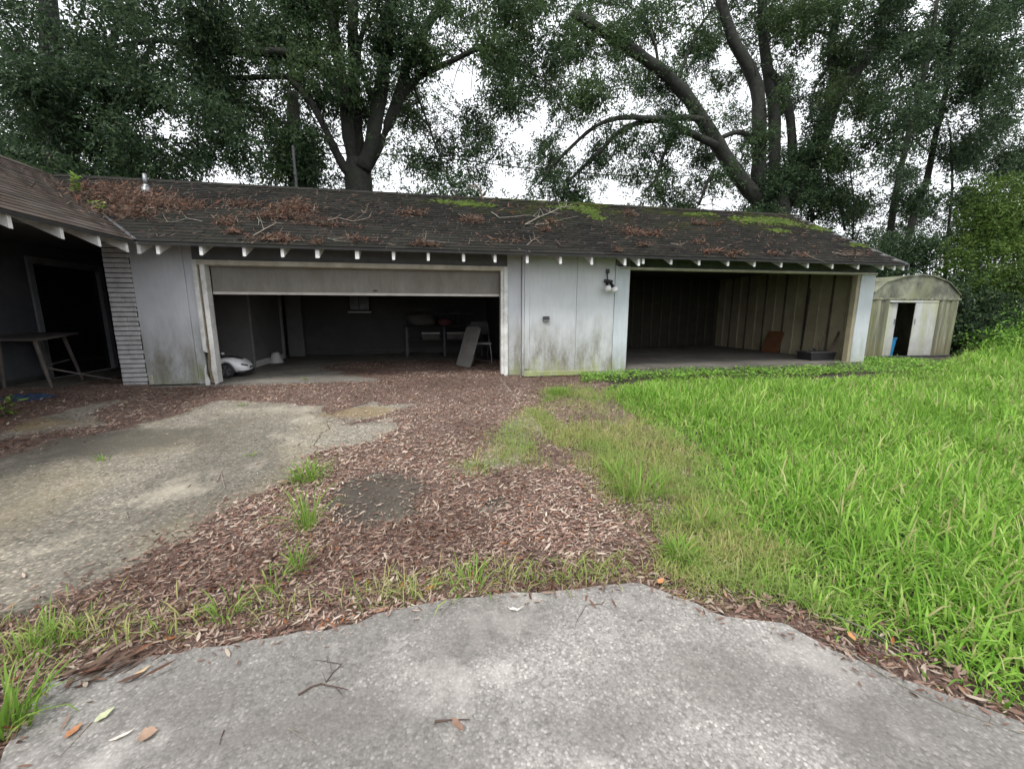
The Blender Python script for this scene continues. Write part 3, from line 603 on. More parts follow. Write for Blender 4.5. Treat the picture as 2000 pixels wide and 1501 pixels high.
body = loft('body', [csec(-.72, .25, .12, .30, .01), csec(-.62, .30, .10, .36, .02), csec(-.45, .31, .09, .40, .01), csec(-.2, .30, .09, .36, 0), csec(.05, .30, .09, .355, .0), csec(.10, .305, .17, .36, .0), csec(.15, .31, .255, .37, .0), csec(.25, .312, .298, .38, .005), csec(.35, .31, .255, .37, .01), csec(.40, .305, .16, .36, .015), csec(.44, .30, .10, .345, .015), csec(.53, .295, .10, .315, .02), csec(.60, .27, .10, .27, .02), csec(.66, .21, .10, .225, .015), csec(.69, .13, .12, .20, .01)], MT['carwhite'], CR)
loft('bonnet', [[(x, -w_, z_), (x, 0, z_+.016), (x, w_, z_), (x, 0, z_-.02)] for x, w_, z_ in ((.05, .19, .375), (.25, .17, .382), (.40, .13, .372), (.53, .07, .338))], MT['black'], CR)
loft('windscreen', [[(x, -w_, z_), (x, w_, z_), (x-.02, w_, z_-.01), (x-.02, -w_, z_-.01)] for x, w_, z_ in ((.06, .22, .37), (-.10, .19, .47))], MT['glass'], CR)
loft('seat', [[(x, -.17, z_), (x, .17, z_), (x, .17, z_-.08), (x, -.17, z_-.08)] for x, z_ in ((-.05, .33), (-.33, .34), (-.40, .52))], MT['black'], CR, False)
for s_ in (-1, 1):
    for x in (.25, -.42):
        wc = cw((x, s_*.272, .145)); ax_ = CM[:3, :3]@np.array([0, 1, 0])
        wh = MB().tube([wc-ax_*.045, wc-ax_*.04, wc+ax_*.04, wc+ax_*.045], [.125, .145, .145, .125], 22).build('wheel', MT['black'], CR, False)
        MB().tube([wc+ax_*s_*.043, wc+ax_*s_*.05], [.108, .104], 20).build('rim', MT['darkmetal'], wh)
        sp = MB()
        for k in range(5):
            a_ = 2*math.pi*k/5+.3
            for da in (-.16, .16):
                dv = CM[:3, :3]@np.array([math.cos(a_+da), 0, math.sin(a_+da)]); tv = CM[:3, :3]@np.array([-math.sin(a_+da), 0, math.cos(a_+da)])
                sp.obox(wc+ax_*s_*.054+dv*.06, dv*.045, tv*.0085, ax_*.005)
        sp.build('spokes', MT['steel'], wh)
    hl = loft('headlight', [[(x, s_*w_, z_), (x+.005, s_*w_, z_+.028), (x-.01, s_*(w_-.03), z_+.03), (x, s_*(w_-.03), z_)] for x, w_, z_ in ((.575, .268, .245), (.625, .232, .225), (.672, .16, .20))], MT['darkmetal'], CR, False)
    loft('grille', [[(.684+.004*k_, s_*(.055+dy*.05), .178+dz) for dy, dz in ((-1, -.022), (1, -.018), (.9, .022), (-.8, .024))] for k_ in (0, 2)], MT['black'], CR, False)
    mr = cw((.02, s_*.33, .42)); MB().tube([mr-(0.03, 0, 0), mr, mr+(.035, 0, 0)], [.012, .03, .015], 8).build('mirror', MT['carwhite'], CR, True)
loft('bumper', [[(x, -w_, .125), (x, w_, .125), (x, w_, .085), (x, -w_, .085)] for x, w_ in ((.50, .275), (.62, .262), (.69, .17), (.715, .10))], MT['black'], CR, False)
# ------------------------------------------------------------------ things inside the garage bay
p = az(540, 708, FZ); b_ = MB().lathe((p[0], p[1], FZ), [(.165, 0), (.160, .02), (.085, .25), (.075, .26), (.0, .26)], 18).build('upturned_bucket', MT['whiteplastic'])
tag(b_, 'pale cone shaped bucket upside down on the garage floor', 'bucket')
def lean_board(name, m, c0, c1, top, thick, label, cat, legs=False):
    c0 = np.array(c0, float); c1 = np.array(c1, float); top = np.array(top, float); e = empty(name, (c0+c1)/2, label, cat)
    u = nrm(c1-c0); v = top; nn = nrm(np.cross(u, v)); w_ = np.linalg.norm(c1-c0); h_ = np.linalg.norm(v); vv = v/h_; r = min(w_, h_)*.10
    pts = []
    for cx_, cy_, a0 in ((w_-r, r, -90), (w_-r, h_-r, 0), (r, h_-r, 90), (r, r, 180)):
        for k in range(4): a_ = math.radians(a0+k*30); pts.append(c0+u*(cx_+r*math.cos(a_))+vv*(cy_+r*math.sin(a_)))
    MB().prism(pts, nn*thick).build('top', m, e)
    return e, u, vv, nn, w_, h_
p0 = az(893, 714, FZ); p1 = az(919, 719, FZ); tp = ay(940, 640, p1[1]+.45) - p1
e, u, vv, nn, w_, h_ = lean_board('folding_table', MT['tabletop'], p0+(0, 0, .0), p1, tp, .045, 'grey plastic folding table top stood on end in the garage', 'folding table')
b_ = MB(); c0 = p0-nn*.006; fr_ = .03
for a_, bb in (((fr_, fr_), (w_-fr_, fr_)), ((w_-fr_, fr_), (w_-fr_, h_-fr_)), ((w_-fr_, h_-fr_), (fr_, h_-fr_)), ((fr_, h_-fr_), (fr_, fr_)), ((fr_, h_*.45), (w_-fr_, h_*.45))):
    b_.tube([c0+u*a_[0]+vv*a_[1], c0+u*bb[0]+vv*bb[1]], .008, 6)
b_.build('rim_bead', MT['tabletop'], e)
# tubular chair behind it
CH = empty('tubular_chair', (1.25, 2.35, FZ), 'old tubular steel chair with pale seat behind the upended table', 'chair')
for dx in (0, .42):
    MB().tube([(1.0+dx, 2.1, FZ), (1.02+dx, 2.12, .5), (1.02+dx, 2.5, .52), (1.0+dx, 2.55, .95)] if dx == 0 else [(1.46, 2.05, FZ), (1.44, 2.08, .4), (1.40, 2.12, .62), (1.44, 2.4, .75), (1.42, 2.55, 1.0)], .014, 8).build('leg', MT['steel'], CH)
    MB().tube([(1.0+dx, 2.6, FZ), (1.02+dx, 2.5, .5)], .014, 8).build('leg', MT['steel'], CH)
part('seat', MT['whiteplastic'], .99, 1.46, 2.08, 2.52, .50, .535, CH); part('backrest', MT['black'], 1.0, 1.44, 2.53, 2.57, .72, 1.05, CH)
MB().tube([(1.03, 2.1, .15), (1.42, 1.95, .09)], .010, 6).build('stretcher', MT['steel'], CH)
WB = empty('workbench', (.2, 4.3, FZ), 'dark cluttered workbench standing along the back wall of the garage', 'workbench')
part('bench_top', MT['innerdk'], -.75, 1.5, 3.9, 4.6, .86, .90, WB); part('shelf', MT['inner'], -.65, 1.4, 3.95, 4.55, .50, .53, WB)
for x in (-.7, .35, 1.42):
    for y in (3.93, 4.5): part('leg', MT['darkmetal'], x, x+.05, y, y+.05, FZ, .86, WB)
tag(MB().box(-.9, .1, 4.2, 4.34, 1.30, 1.34).box(-.7, .3, 4.15, 4.32, 1.345, 1.37).build('loose_boards', MT['inner']), 'pale boards stacked high above the dark workbench', 'boards')
def blob(name, c0, r, m, label, cat, seed):
    me = bpy.data.meshes.new(name); bm = bmesh.new(); bmesh.ops.create_icosphere(bm, subdivisions=3, radius=1); rs = np.random.default_rng(seed); ph = rs.random((6, 3))*6
    for v in bm.verts:
        k = 1+.10*sum(math.sin(3.1*v.co.x+p_[0])*math.sin(2.7*v.co.y+p_[1])*math.sin(3.4*v.co.z+p_[2]) for p_ in ph)
        z_ = v.co.z*k*r[2]; v.co = Vector((c0[0]+v.co.x*k*r[0], c0[1]+v.co.y*k*r[1], c0[2]+max(z_, -r[2]*.75)))
    bm.to_mesh(me); bm.free(); me.materials.append(m); me.polygons.foreach_set('use_smooth', [True]*len(me.polygons)); return tag(link(name, me), label, cat)
blob('filled_sack', (-.25, 4.2, 1.06), (.42, .25, .20), MT['sack'], 'pale lumpy sack lying on the left end of the workbench', 'sack', 3)
blob('red_bag', (.42, 4.1, 1.0), (.22, .18, .13), MT['red'], 'dull red cloth bag in the middle of the workbench', 'bag', 5)
for x, lb in ((-.25, 'pale box under the bench, the left of two'), (.45, 'pale box under the bench, the right of two')):
    e = empty('storage_box', (x, 4.2, .53), lb, 'box'); part('box', MT['sack'], x, x+.5, 4.0, 4.4, .532, .68, e); part('lid', MT['whiteplastic'], x-.01, x+.51, 3.99, 4.41, .681, .71, e)
e = empty('tool_rack', (.55, 4.3, .9), 'dark wire tool rack bristling above the workbench', 'tool rack'); b_ = MB()
for k in range(9): x = .1+k*.13; b_.tube([(x, 4.4, .90), (x+.03*math.sin(k), 4.35, 1.35+.15*math.sin(k*2.1))], .012, 5)
b_.build('rods', MT['black'], e); part('rail', MT['darkmetal'], .05, 1.25, 4.36, 4.40, 1.22, 1.26, e)
# ------------------------------------------------------------------ things in the carport
p0 = az(1549, 700, CZ); p0[0] = min(p0[0], 9.75); p1 = az(1512, 696, CZ); 
lean_board('brown_board', MT['brownboard'], (9.70, 2.05, CZ), (9.70, 2.62, CZ), (.18, .0, .62), .02, 'brown rectangular board leaning on the carport side wall', 'board')
CHN = empty('hanging_chain', (9.90, 1.42, 2.0), 'dark chain hanging down the carport side wall', 'chain')
for k in range(24): part('link', MT['black'], 9.885+.006*(k % 2), 9.915, 1.40+.002*k, 1.425+.002*k, 1.86-k*.062, 1.90-k*.062, CHN, 0)
e = empty('black_trough', (9.4, .55, CZ), 'low black plastic trough at the foot of the carport post', 'trough')
b_ = MB(); b_.prism([(9.05, .35, CZ), (9.70, .35, CZ), (9.74, .33, .30), (9.01, .33, .30)], (0, .40, 0)).build('tub', MT['black'], e); part('rim', MT['darkmetal'], 8.99, 9.76, .31, .77, .301, .325, e)
MB().tube([(9.05, .5, .32), (9.2, .5, .40), (9.32, .52, .36)], .02, 6).build('handle', MT['black'], e)
tag(MB().prism([(9.62, .42, .3), (9.70, .42, .3), (9.86, .42, .78), (9.84, .42, .82)], (0, .03, 0)).build('dark_offcut', MT['twigdark']), 'dark pointed board end leaning beside the carport post', 'board')
e = empty('ceiling_lamp', (6.2, 1.5, 2.38), 'pale strip lamp fixture under the carport ceiling', 'lamp'); part('housing', MT['cream'], 5.7, 6.9, 1.4, 1.55, 2.36, 2.42, e); MB().tube([(5.75, 1.475, 2.345), (6.85, 1.475, 2.345)], .014, 8).build('tube', MT['whiteplastic'], e)
def stemplant(name, base, h_, n, m, label, cat, leaf=.06, spread=.15, lpn=14):
    e = empty(name, base, label, cat); base = np.array(base, float); sb = MB(); P_ = []; D_ = []
    for k in range(n):
        a_ = random.uniform(0, 6.28); tip = base+np.array([math.cos(a_)*spread*random.uniform(.2, 1), math.sin(a_)*spread*random.uniform(.2, 1), h_*random.uniform(.6, 1)]); mid = (base+tip)/2+np.array([0, 0, h_*.08])
        sb.tube([base, mid, tip], [.006, .005, .002], 5)
        for t in np.linspace(.25, 1, lpn): q_ = (1-t)**2*base+2*t*(1-t)*mid+t*t*tip; P_.append(q_); D_.append(np.array([random.gauss(0, 1), random.gauss(0, 1), random.uniform(-.2, .7)]))
    sb.build('stem', MT['twigdark'], e); P_ = np.array(P_); n_ = len(P_)
    six_leaves('leaves', P_, np.array(D_), np.tile([0, 0, 1.0], (n_, 1))+rng.normal(0, .3, (n_, 3)), rng.uniform(.6, 1.2, n_)*leaf, rng.uniform(.35, .5, n_)*leaf, rng.normal(0, .2, n_), m, e)
    return e
stemplant('wilted_plant', (9.55, .62, .25), .50, 3, MT['mould'], 'brown wilted plant rising from the black trough', 'plant', .07, .12, 9)
# ------------------------------------------------------------------ porch table, tarp
PT_ = empty('porch_table', (-5.6, -.2, 0), 'weathered trestle table on splayed legs under the dark eave at the left', 'table')
A_, B_, C_ = np.array([-7.02, -.05, .865]), np.array([-5.95, -.32, .865]), np.array([-6.25, .90, .915]); D__ = A_+(C_-B_)
MB().prism([A_, B_, C_, D__], (0, 0, -.035)).build('table_top', MT['porchtable'], PT_)
for t_, f_ in (((-6.10, -.16, .83), (-6.02, -.12, 0)), ((-6.72, .02, .83), (-6.80, .05, .02)), ((-6.35, .70, .87), (-6.28, .85, .03)), ((-6.80, .80, .87), (-6.86, .95, .03))):
    MB().tube([t_, f_], [.030, .022], 7).build('leg', MT['porchtable'], PT_)
MB().tube([(-6.08, -.15, .42), (-6.36, .75, .44)], .015, 6).build('stretcher', MT['porchtable'], PT_); MB().tube([(-6.1, -.1, .40), (-5.45, .5, .06)], .014, 6).build('loose_strut', MT['porchtable'], PT_)
tc = gd(55, 782); nx = 22; g_ = np.linspace(-1, 1, nx); uu, vw = np.meshgrid(g_, g_); ang = .3
tx = tc[0]+.26*uu*(1+.3*vnoise(uu, vw, 2)); ty = tc[1]+.14*vw*(1+.5*vnoise(vw, uu, 2)); tzz = .03+gz(ty)+.09*vnoise(uu*1.3, vw*1.3, 3)*np.clip(1.1-uu**2*.7-vw**2*.7, 0, 1)
ii = np.arange(nx*nx).reshape(nx, nx); q = np.stack([ii[:-1, :-1], ii[:-1, 1:], ii[1:, 1:], ii[1:, :-1]], -1).reshape(-1)
tag(np_mesh('crumpled_tarp', np.stack([tx, ty, tzz], -1).reshape(-1, 3), q, np.arange(len(q)//4)*4, MT['tarp']), 'crumpled blue tarp scrap on the leaves by the porch', 'tarp')
stemplant('leafy_weed', gd(14, 818), .30, 5, MT['tuft'], 'broad leaved green weed at the left edge of the drive', 'weed', .11, .14, 6)

# ------------------------------------------------------------------ leaf litter on the ground
def W(L_): return [gd(*p)[:2] for p in L_]
bare = W([(0, 1200), (90, 1190), (200, 1150), (290, 1080), (420, 1000), (530, 945), (620, 895), (740, 860), (790, 840), (770, 815), (690, 832), (630, 815), (620, 795), (560, 790), (440, 785), (330, 822), (190, 852), (60, 880), (0, 900)])
bare = [(-9.5, float(bare[0][1]))] + [tuple(p) for p in bare] + [(-9.5, -3.6)]
patch1 = W([(640, 985), (660, 955), (700, 938), (810, 945), (850, 970), (800, 1008), (720, 1025), (650, 1015)]); patch2 = W([(930, 1000), (950, 985), (1000, 985), (1010, 1005), (960, 1012)])
patch3 = W([(650, 810), (720, 790), (800, 792), (770, 805), (680, 826)]); strip1 = W([(0, 848), (60, 825), (140, 803), (235, 782), (240, 790), (160, 815), (200, 835), (80, 848), (0, 862)])
lawnpoly = W([(1185, 775), (1205, 748), (1330, 735), (1500, 742), (1690, 735)])+[(12.0, -.2), (15.0, 1.0), (22, 2.5), (24, -8)]+[(5.0, -9.4), (2.45, -7.2)]+W([(2000, 1405), (1900, 1350), (1750, 1265), (1600, 1200), (1540, 1170), (1480, 1090), (1430, 1040), (1400, 960), (1330, 870), (1240, 805)])
sparsepoly = W([(1060, 765), (1130, 755), (1215, 770), (1260, 805), (1360, 870), (1440, 960), (1520, 1080), (1590, 1190), (1440, 1150), (1330, 1120), (1290, 1040), (1270, 985), (1180, 960), (1150, 915), (1080, 910), (920, 935), (890, 915), (960, 870), (1020, 820)])
def jit(P, a=.10): return P + a*np.stack([fnoise(P[:, 0], P[:, 1], 2.5)-.5, fnoise(P[:, 1]+20, P[:, 0], 2.5)-.5], 1)*2.2
def litter_density(P, soft=0.0, core=True):
    Q = jit(P, .19)+(rng.normal(0, soft, P.shape)*(rng.random((len(P), 1))**2) if soft else 0); dns = np.ones(len(P))
    dns[inpoly(Q, bare)] = .012; dns[inpoly(Q, patch1)] = .03; dns[inpoly(Q, patch2)] = .04; dns[inpoly(Q, patch3)] = .10; dns[inpoly(Q, strip1)] = .10
    sp_ = inpoly(Q, sparsepoly); dns[sp_] *= .30+.6*np.clip(2.3-fnoise(Q[sp_, 0], Q[sp_, 1], 1.7)*4.2, 0, 1)
    dns[inpoly(Q, lawnpoly)] *= .02
    inside = P[:, 1] > -.15; gin = inside & (P[:, 0] > -4.6) & (P[:, 0] < 1.7)
    dg = np.clip((Q[:, 0]+1.75+.9*np.clip(Q[:, 1]-.6, -1.2, 1))*1.4, .02, 1)*np.clip((3.3-Q[:, 1])*.9, 0, 1); dns = np.where(inside, np.where(gin, dg, np.where(P[:, 0] < -4.7, .5, 0)), dns)
    dns[(P[:, 0] < -5.95) & (P[:, 1] > -.1)] = 0
    fsl = inpoly(P+np.array([0, .0])+(rng.normal(0, soft*.45, P.shape)*(rng.random((len(P), 1))**2) if soft else 0)+.05*(np.stack([vnoise(P[:, 0], P[:, 1], 6), vnoise(P[:, 1], P[:, 0], 6)], 1)-.5), fs); dns[fsl] = 0
    dns[(P[:, 0] > 1.76) & (P[:, 1] > -.09)] = 0
    return dns
def gtop(P):    # height of the surface the litter lies on
    z_ = gz(P[:, 1]); on = (P[:, 0] > -9.4) & (P[:, 0] < 1.25) & (P[:, 1] > -5.68) & (P[:, 1] < -.18); z_ = z_+np.where(on, .024, 0.0)+np.where((P[:, 1] <= -5.68) & (P[:, 0] < 1.25), .024*np.clip((P[:, 1]+5.92)/.24, 0, 1), 0)
    z_ = np.where((P[:, 1] > -.14) & (P[:, 0] > -4.7) & (P[:, 0] < 1.75), FZ+.002, z_); z_ = np.where((P[:, 0] < -4.75) & (P[:, 1] > -.35), .062, z_); return z_
def scatter(n, x0, x1, y0, y1, f):
    P = np.stack([rng.uniform(x0, x1, n), rng.uniform(y0, y1, n)], 1); return P[rng.random(n) < f(P)]
def near_w(P): return np.clip(2.6/np.maximum(np.hypot(P[:, 0], P[:, 1]+7.9), 1.2), .35, 1.0)
def lay_leaves(name, P, m, l0=.027, l1=.054, mound=.016, tilt=.22, wr=(.11, .29)):
    n = len(P); z_ = np.where(inpoly(P, fs), gz(P[:, 1])+.026, gtop(P))+.011+mound*rng.random(n)*np.clip(litter_density(P), .1, 1); a_ = rng.uniform(0, 6.28, n)+2.5*fnoise(P[:, 0], P[:, 1], 1.2)
    d_ = np.stack([np.cos(a_), np.sin(a_), rng.normal(0, tilt*.5, n)], 1); nn_ = np.stack([rng.normal(0, tilt, n), rng.normal(0, tilt, n), np.ones(n)], 1); ln = rng.uniform(l0, l1, n)*rng.choice([.45, .7, 1, 1, 1.35], n); wd = ln*rng.uniform(*wr, n)
    return six_leaves(name, np.column_stack([P, z_]), d_, nrm(nn_), ln, wd, rng.normal(.05, .18, n), m)
P = scatter(500000, -7.5, 3.2, -7.6, 3.2, lambda P: litter_density(P, .20)*near_w(P))
o = lay_leaves('leaf_litter', P, MT['litter']); tag(o, 'reddish brown carpet of dead leaves over the drive', kind='stuff', cat='leaf litter')
P = scatter(330000, -7.5, 3.2, -7.0, 3.2, lambda P: np.maximum(litter_density(P, .22), .03)*(litter_density(P) > 0)*near_w(P)*.8); n = len(P); a_ = rng.uniform(0, 6.28, n); d_ = np.stack([np.cos(a_), np.sin(a_), rng.normal(0, .15, n)], 1)
tag(quads_leaves('leaf_fragments', np.column_stack([P, gtop(P)+.009+.012*rng.random(n)]), d_, rng.uniform(.012, .034, n), rng.uniform(.004, .010, n), MT['litter'], side=nrm(np.cross(d_, np.array([0, 0, 1.0])+rng.normal(0, .35, (n, 3))))), 'crumbled bits of dead leaf between the larger leaves', kind='stuff', cat='leaf litter')
# leaf mould sheet under the litter
st = .05; ax_ = np.arange(-7.6, 3.2, st); ay_ = np.arange(-7.6, 3.0, st); XX, YY = np.meshgrid(ax_, ay_); Pm = np.stack([XX.ravel(), YY.ravel()], 1); dm = litter_density(Pm).reshape(XX.shape)
ZZ = gtop(Pm).reshape(XX.shape) + np.where(dm > .3, .001+.004*fnoise(XX, YY, 6), -.05); ii = np.arange(XX.size).reshape(XX.shape); keep = (dm[:-1, :-1]+dm[:-1, 1:]+dm[1:, 1:]+dm[1:, :-1]) > 1.0
q = np.stack([ii[:-1, :-1], ii[:-1, 1:], ii[1:, 1:], ii[1:, :-1]], -1)[keep].reshape(-1)
tag(np_mesh('leaf_mould', np.stack([XX, YY, ZZ], -1).reshape(-1, 3), q, np.arange(len(q)//4)*4, MT['mould']), 'dark rotted leaf layer under the litter', kind='stuff', cat='leaf litter')
# ------------------------------------------------------------------ grass
def lawn_d(P):
    r_ = np.hypot(P[:, 0], P[:, 1]+7.9); ok = inpoly(jit(P, .20)+rng.normal(0, .13, P.shape)*(rng.random((len(P), 1))), lawnpoly) & ~inpoly(P, fs)
    ok &= ~((P[:, 1] > -.15) & (P[:, 0] < 10.3)) & ~((P[:, 0] > sx0-.1) & (P[:, 0] < sx1+.1) & (P[:, 1] > SY-.1))
    a_ = np.degrees(np.arctan2(P[:, 0]*math.cos(TH)-(P[:, 1]+7.9)*math.sin(TH), P[:, 0]*math.sin(TH)+(P[:, 1]+7.9)*math.cos(TH)))
    return ok*np.clip((4.2/np.maximum(r_, 1.5))**1.15, .12, 1.0)*(.55+.9*np.clip(fnoise(P[:, 0], P[:, 1], .9), 0, 1))*(a_ < 58)
P = scatter(500000, 1.5, 20, -8.3, 3.0, lawn_d); n = len(P); r_ = np.hypot(P[:, 0], P[:, 1]+7.9)
hgt = (.35+1.15*fnoise(P[:, 0], P[:, 1], 1.1))*np.clip((-P[:, 1]-.45)/1.6, .3, 1); edge = np.where(inpoly(P+np.array([-.5, .0]), lawnpoly), 1.0, np.where(inpoly(P+np.array([-.2, .0]), lawnpoly), .75, .5))
hgt = np.where(P[:, 0] > 11, hgt+.4, hgt)+np.clip((P[:, 0]-12.5)*.35, 0, 1.3)*(P[:, 1] > -1.5)
tag(blades('lawn_grass', np.column_stack([P, gz(P[:, 1])-.01]), rng.uniform(0, 6.28, n), np.abs(rng.normal(.85, .42, n)), rng.uniform(.12, .34, n)*hgt*edge, rng.uniform(.0035, .0105, n)*(1+.07*r_), MT['lawn']), 'lush uncut bright green lawn on the right', kind='stuff', cat='grass')
def sparse_d(P):
    Q = jit(P, .26)+rng.normal(0, .22, P.shape)*rng.random((len(P), 1)); s_ = inpoly(Q, sparsepoly)*np.clip(fnoise(P[:, 0], P[:, 1], 1.7)*3.6-1.05, .10, 1)*(.4+.6*np.clip(fnoise(P[:, 1], P[:, 0], 6)*3-.9, 0, 1)); return np.where(inpoly(P, fs), 0, s_)*near_w(P)
P = scatter(240000, .1, 3.3, -6.6, -.5, sparse_d); n = len(P)
tag(blades('thin_grass', np.column_stack([P, gz(P[:, 1])]), rng.uniform(0, 6.28, n), np.abs(rng.normal(.95, .45, n)), rng.uniform(.04, .17, n), rng.uniform(.0020, .0042, n), MT['thin']), 'thin yellowish grass growing through the dead leaves', kind='stuff', cat='grass')
# grass along the joint between the two slabs
jp = W([(0, 1290), (60, 1270), (150, 1230), (260, 1235), (350, 1215), (420, 1215), (500, 1185), (560, 1190), (650, 1180), (700, 1165), (780, 1165), (900, 1140), (1010, 1125), (1130, 1125), (1260, 1120), (1320, 1130)])
jw = [1, 1, 1, 1, .9, .9, .7, .3, .25, .7, .9, 1, 1, .8, .6, 1]
PP = []
for (a_, b__), w0 in zip(zip(jp[:-1], jp[1:]), jw):
    for k in range(int(190*w0*max(.35, np.linalg.norm(np.array(b__)-a_)/.35))):
        t = random.random(); PP.append(np.array(a_)*(1-t)+np.array(b__)*t+rng.normal(0, 1, 2)*(.03, .06))
PP += [(random.uniform(-3.2, -1.6), -5.85+random.gauss(0, .10)) for _ in range(700)]
P = np.array(PP); P = P[~inpoly(P, fs)]; n = len(P); cl = np.clip(fnoise(P[:, 0], P[:, 1], 5)*2.6-.8, .1, 1); sel = rng.random(n) < cl; P = P[sel]; n = len(P)
tag(blades('joint_grass', np.column_stack([P, gz(P[:, 1])]), rng.uniform(0, 6.28, n), np.abs(rng.normal(.95, .4, n)), rng.uniform(.05, .19, n), rng.uniform(.0025, .0055, n), MT['thin']), 'fringe of wild grass along the joint of the two slabs', kind='stuff', cat='grass')
def tuft(px, py, n, l0, l1, r, lean, label, wd=.007):
    c0 = gd(px, py); P = c0[:2]+rng.normal(0, r, (n, 2)); az_ = np.arctan2(P[:, 1]-c0[1], P[:, 0]-c0[0])+rng.normal(0, .6, n)
    o = blades('grass_tuft', np.column_stack([P-c0[:2], np.zeros(n)]), az_, np.abs(rng.normal(lean, .3, n)), rng.uniform(l0, l1, n), rng.uniform(.6, 1.2, n)*wd, MT['tuft']); o.location = (c0[0], c0[1], float(gz(c0[1]))+.02)
    return tag(o, label, 'grass tuft', 'grass tufts growing through the leaves')
tuft(605, 945, 130, .12, .26, .06, .75, 'bushy green grass tuft at the right edge of the bare drive')
tuft(600, 1040, 55, .20, .42, .025, .6, 'tall thin grass tuft left of the bare dark patch')
tuft(585, 1120, 28, .12, .26, .018, .6, 'slender grass tuft among pale leaves in front of the tall tuft')
tuft(540, 1150, 26, .07, .17, .03, .9, 'small flat grass tuft just left of the slender one')
tuft(1250, 975, 160, .16, .34, .09, .6, 'large arching grass tuft at the edge of the thin grass')
tuft(1205, 935, 70, .10, .24, .06, .6, 'smaller grass tuft behind the large arching one')
tuft(1325, 1095, 150, .08, .18, .04, .9, 'leafy grass clump beside the corner of the front slab')
tuft(1365, 1030, 90, .10, .22, .07, .8, 'grass clump on dead leaves between lawn and front slab corner')
tuft(12, 1435, 80, .10, .26, .04, .55, 'bright grass tuft at the lower left corner of the front slab', .009)
tuft(60, 1290, 45, .07, .18, .05, .7, 'loose grass tuft at the left end of the slab joint')
tuft(130, 1250, 45, .07, .19, .045, .7, 'upright grass tuft in the slab joint near the left end')
tuft(440, 1215, 40, .06, .16, .04, .8, 'grass tuft in the slab joint where the leaves begin')
tuft(920, 1150, 60, .08, .20, .06, .9, 'grass tuft leaning over the front slab edge')
tuft(1090, 770, 300, .06, .14, .10, .7, 'low green grass patch before the pale garage wall')['kind'] = 'stuff'
tuft(490, 895, 12, .04, .09, .02, .8, 'tiny weed sprig standing on the bare drive'); tuft(200, 905, 14, .05, .10, .02, .7, 'tiny pale weed sprig on the shaded side of the drive')
tuft(475, 795, 20, .04, .09, .03, .9, 'tiny dark weed at the upper edge of the bare drive'); tuft(595, 744, 14, .05, .12, .03, .7, 'small weed growing at the garage threshold')
# ground ivy before the carport
def ivy_d(P): return (((P[:, 1] < -.12) & (P[:, 1] > -.95+.55*(fnoise(P[:, 0], P[:, 1], 1.2)-.5)) & (P[:, 0] > 3.0+.4*P[:, 1]) & (P[:, 0] < 11)) | ((P[:, 0] > 9.9) & (P[:, 0] < 12.6) & (P[:, 1] > -.5) & (P[:, 1] < 1.2)))*(.3+.7*fnoise(P[:, 0], P[:, 1], 2))
P = scatter(36000, 2.6, 13, -1.3, 1.2, ivy_d); n = len(P)
tag(six_leaves('ground_ivy', np.column_stack([P, gz(P[:, 1])+rng.uniform(.02, .13, n)*(.4+fnoise(P[:, 0], P[:, 1], 1.5))]), np.column_stack([rng.normal(0, 1, (n, 2)), rng.normal(0, .25, n)]), nrm(np.column_stack([rng.normal(0, .4, (n, 2)), np.ones(n)])), rng.uniform(.03, .06, n), rng.uniform(.022, .045, n), rng.normal(-.1, .15, n), MT['ivy']), 'low broad leaved ground cover along the carport', kind='stuff', cat='ground cover')

# ------------------------------------------------------------------ roof litter, branches and seedling
def on_roof(px, py): return ar(px, py, .02)
piles = [(572, 408, .38, .26, 750), (550, 425, .55, .15, 420), (300, 400, .8, .30, 1100), (240, 385, .7, .4, 800), (200, 370, .6, .3, 450), (250, 420, .5, .2, 400), (440, 435, .16, .14, 150), (455, 455, .12, .06, 80), (540, 468, .32, .10, 260), (640, 440, .55, .06, 170), (805, 418, .25, .10, 190), (830, 478, .22, .05, 120), (920, 430, .22, .14, 170), (1065, 450, .10, .05, 90), (1075, 435, .10, .08, 90), (620, 475, .08, .05, 50), (1230, 418, .18, .12, 120), (1235, 455, .25, .12, 260), (1275, 458, .22, .10, 160), (1255, 480, .12, .05, 60), (1207, 491, .08, .03, 40), (1365, 438, .25, .06, 120), (1400, 440, .15, .05, 60), (1365, 475, .12, .05, 60), (1390, 492, .3, .06, 150), (1425, 500, .12, .05, 60), (1445, 496, .10, .04, 50), (1515, 497, .2, .05, 60), (1570, 500, .14, .05, 50), (1670, 497, .3, .04, 60), (480, 400, .35, .15, 160), (700, 470, .3, .1, 80), (980, 470, .5, .15, 60)]
Pr = []; Zr = []
for px, py, rx, rv, n in piles:
    c0 = on_roof(px, py); n = int(n*1.7); u_ = rng.normal(0, rx*.55, n); v_ = rng.normal(0, rv*.6, n)
    Pr.append(np.stack([c0[0]+u_, c0[1]+v_], 1)); Zr.append(np.abs(rng.normal(0, .035, n))*np.clip(1.3-np.abs(u_)/(rx+.01), .1, 1)*(1.6 if n > 500 else 1))
n = 2800; Pr.append(np.stack([rng.uniform(-6, 10.1, n), rng.uniform(EY+.05, RY-.1, n)], 1)); Zr.append(np.zeros(n))
P = np.concatenate(Pr); zr = np.concatenate(Zr); ok = (P[:, 1] > EY) & (P[:, 1] < RY) & (P[:, 0] < RX1); P = P[ok]; zr = zr[ok]; n = len(P)
zs = np.maximum(deckz(P[:, 1]), EZ+SLOPE*(EX-P[:, 0]))+.022+zr
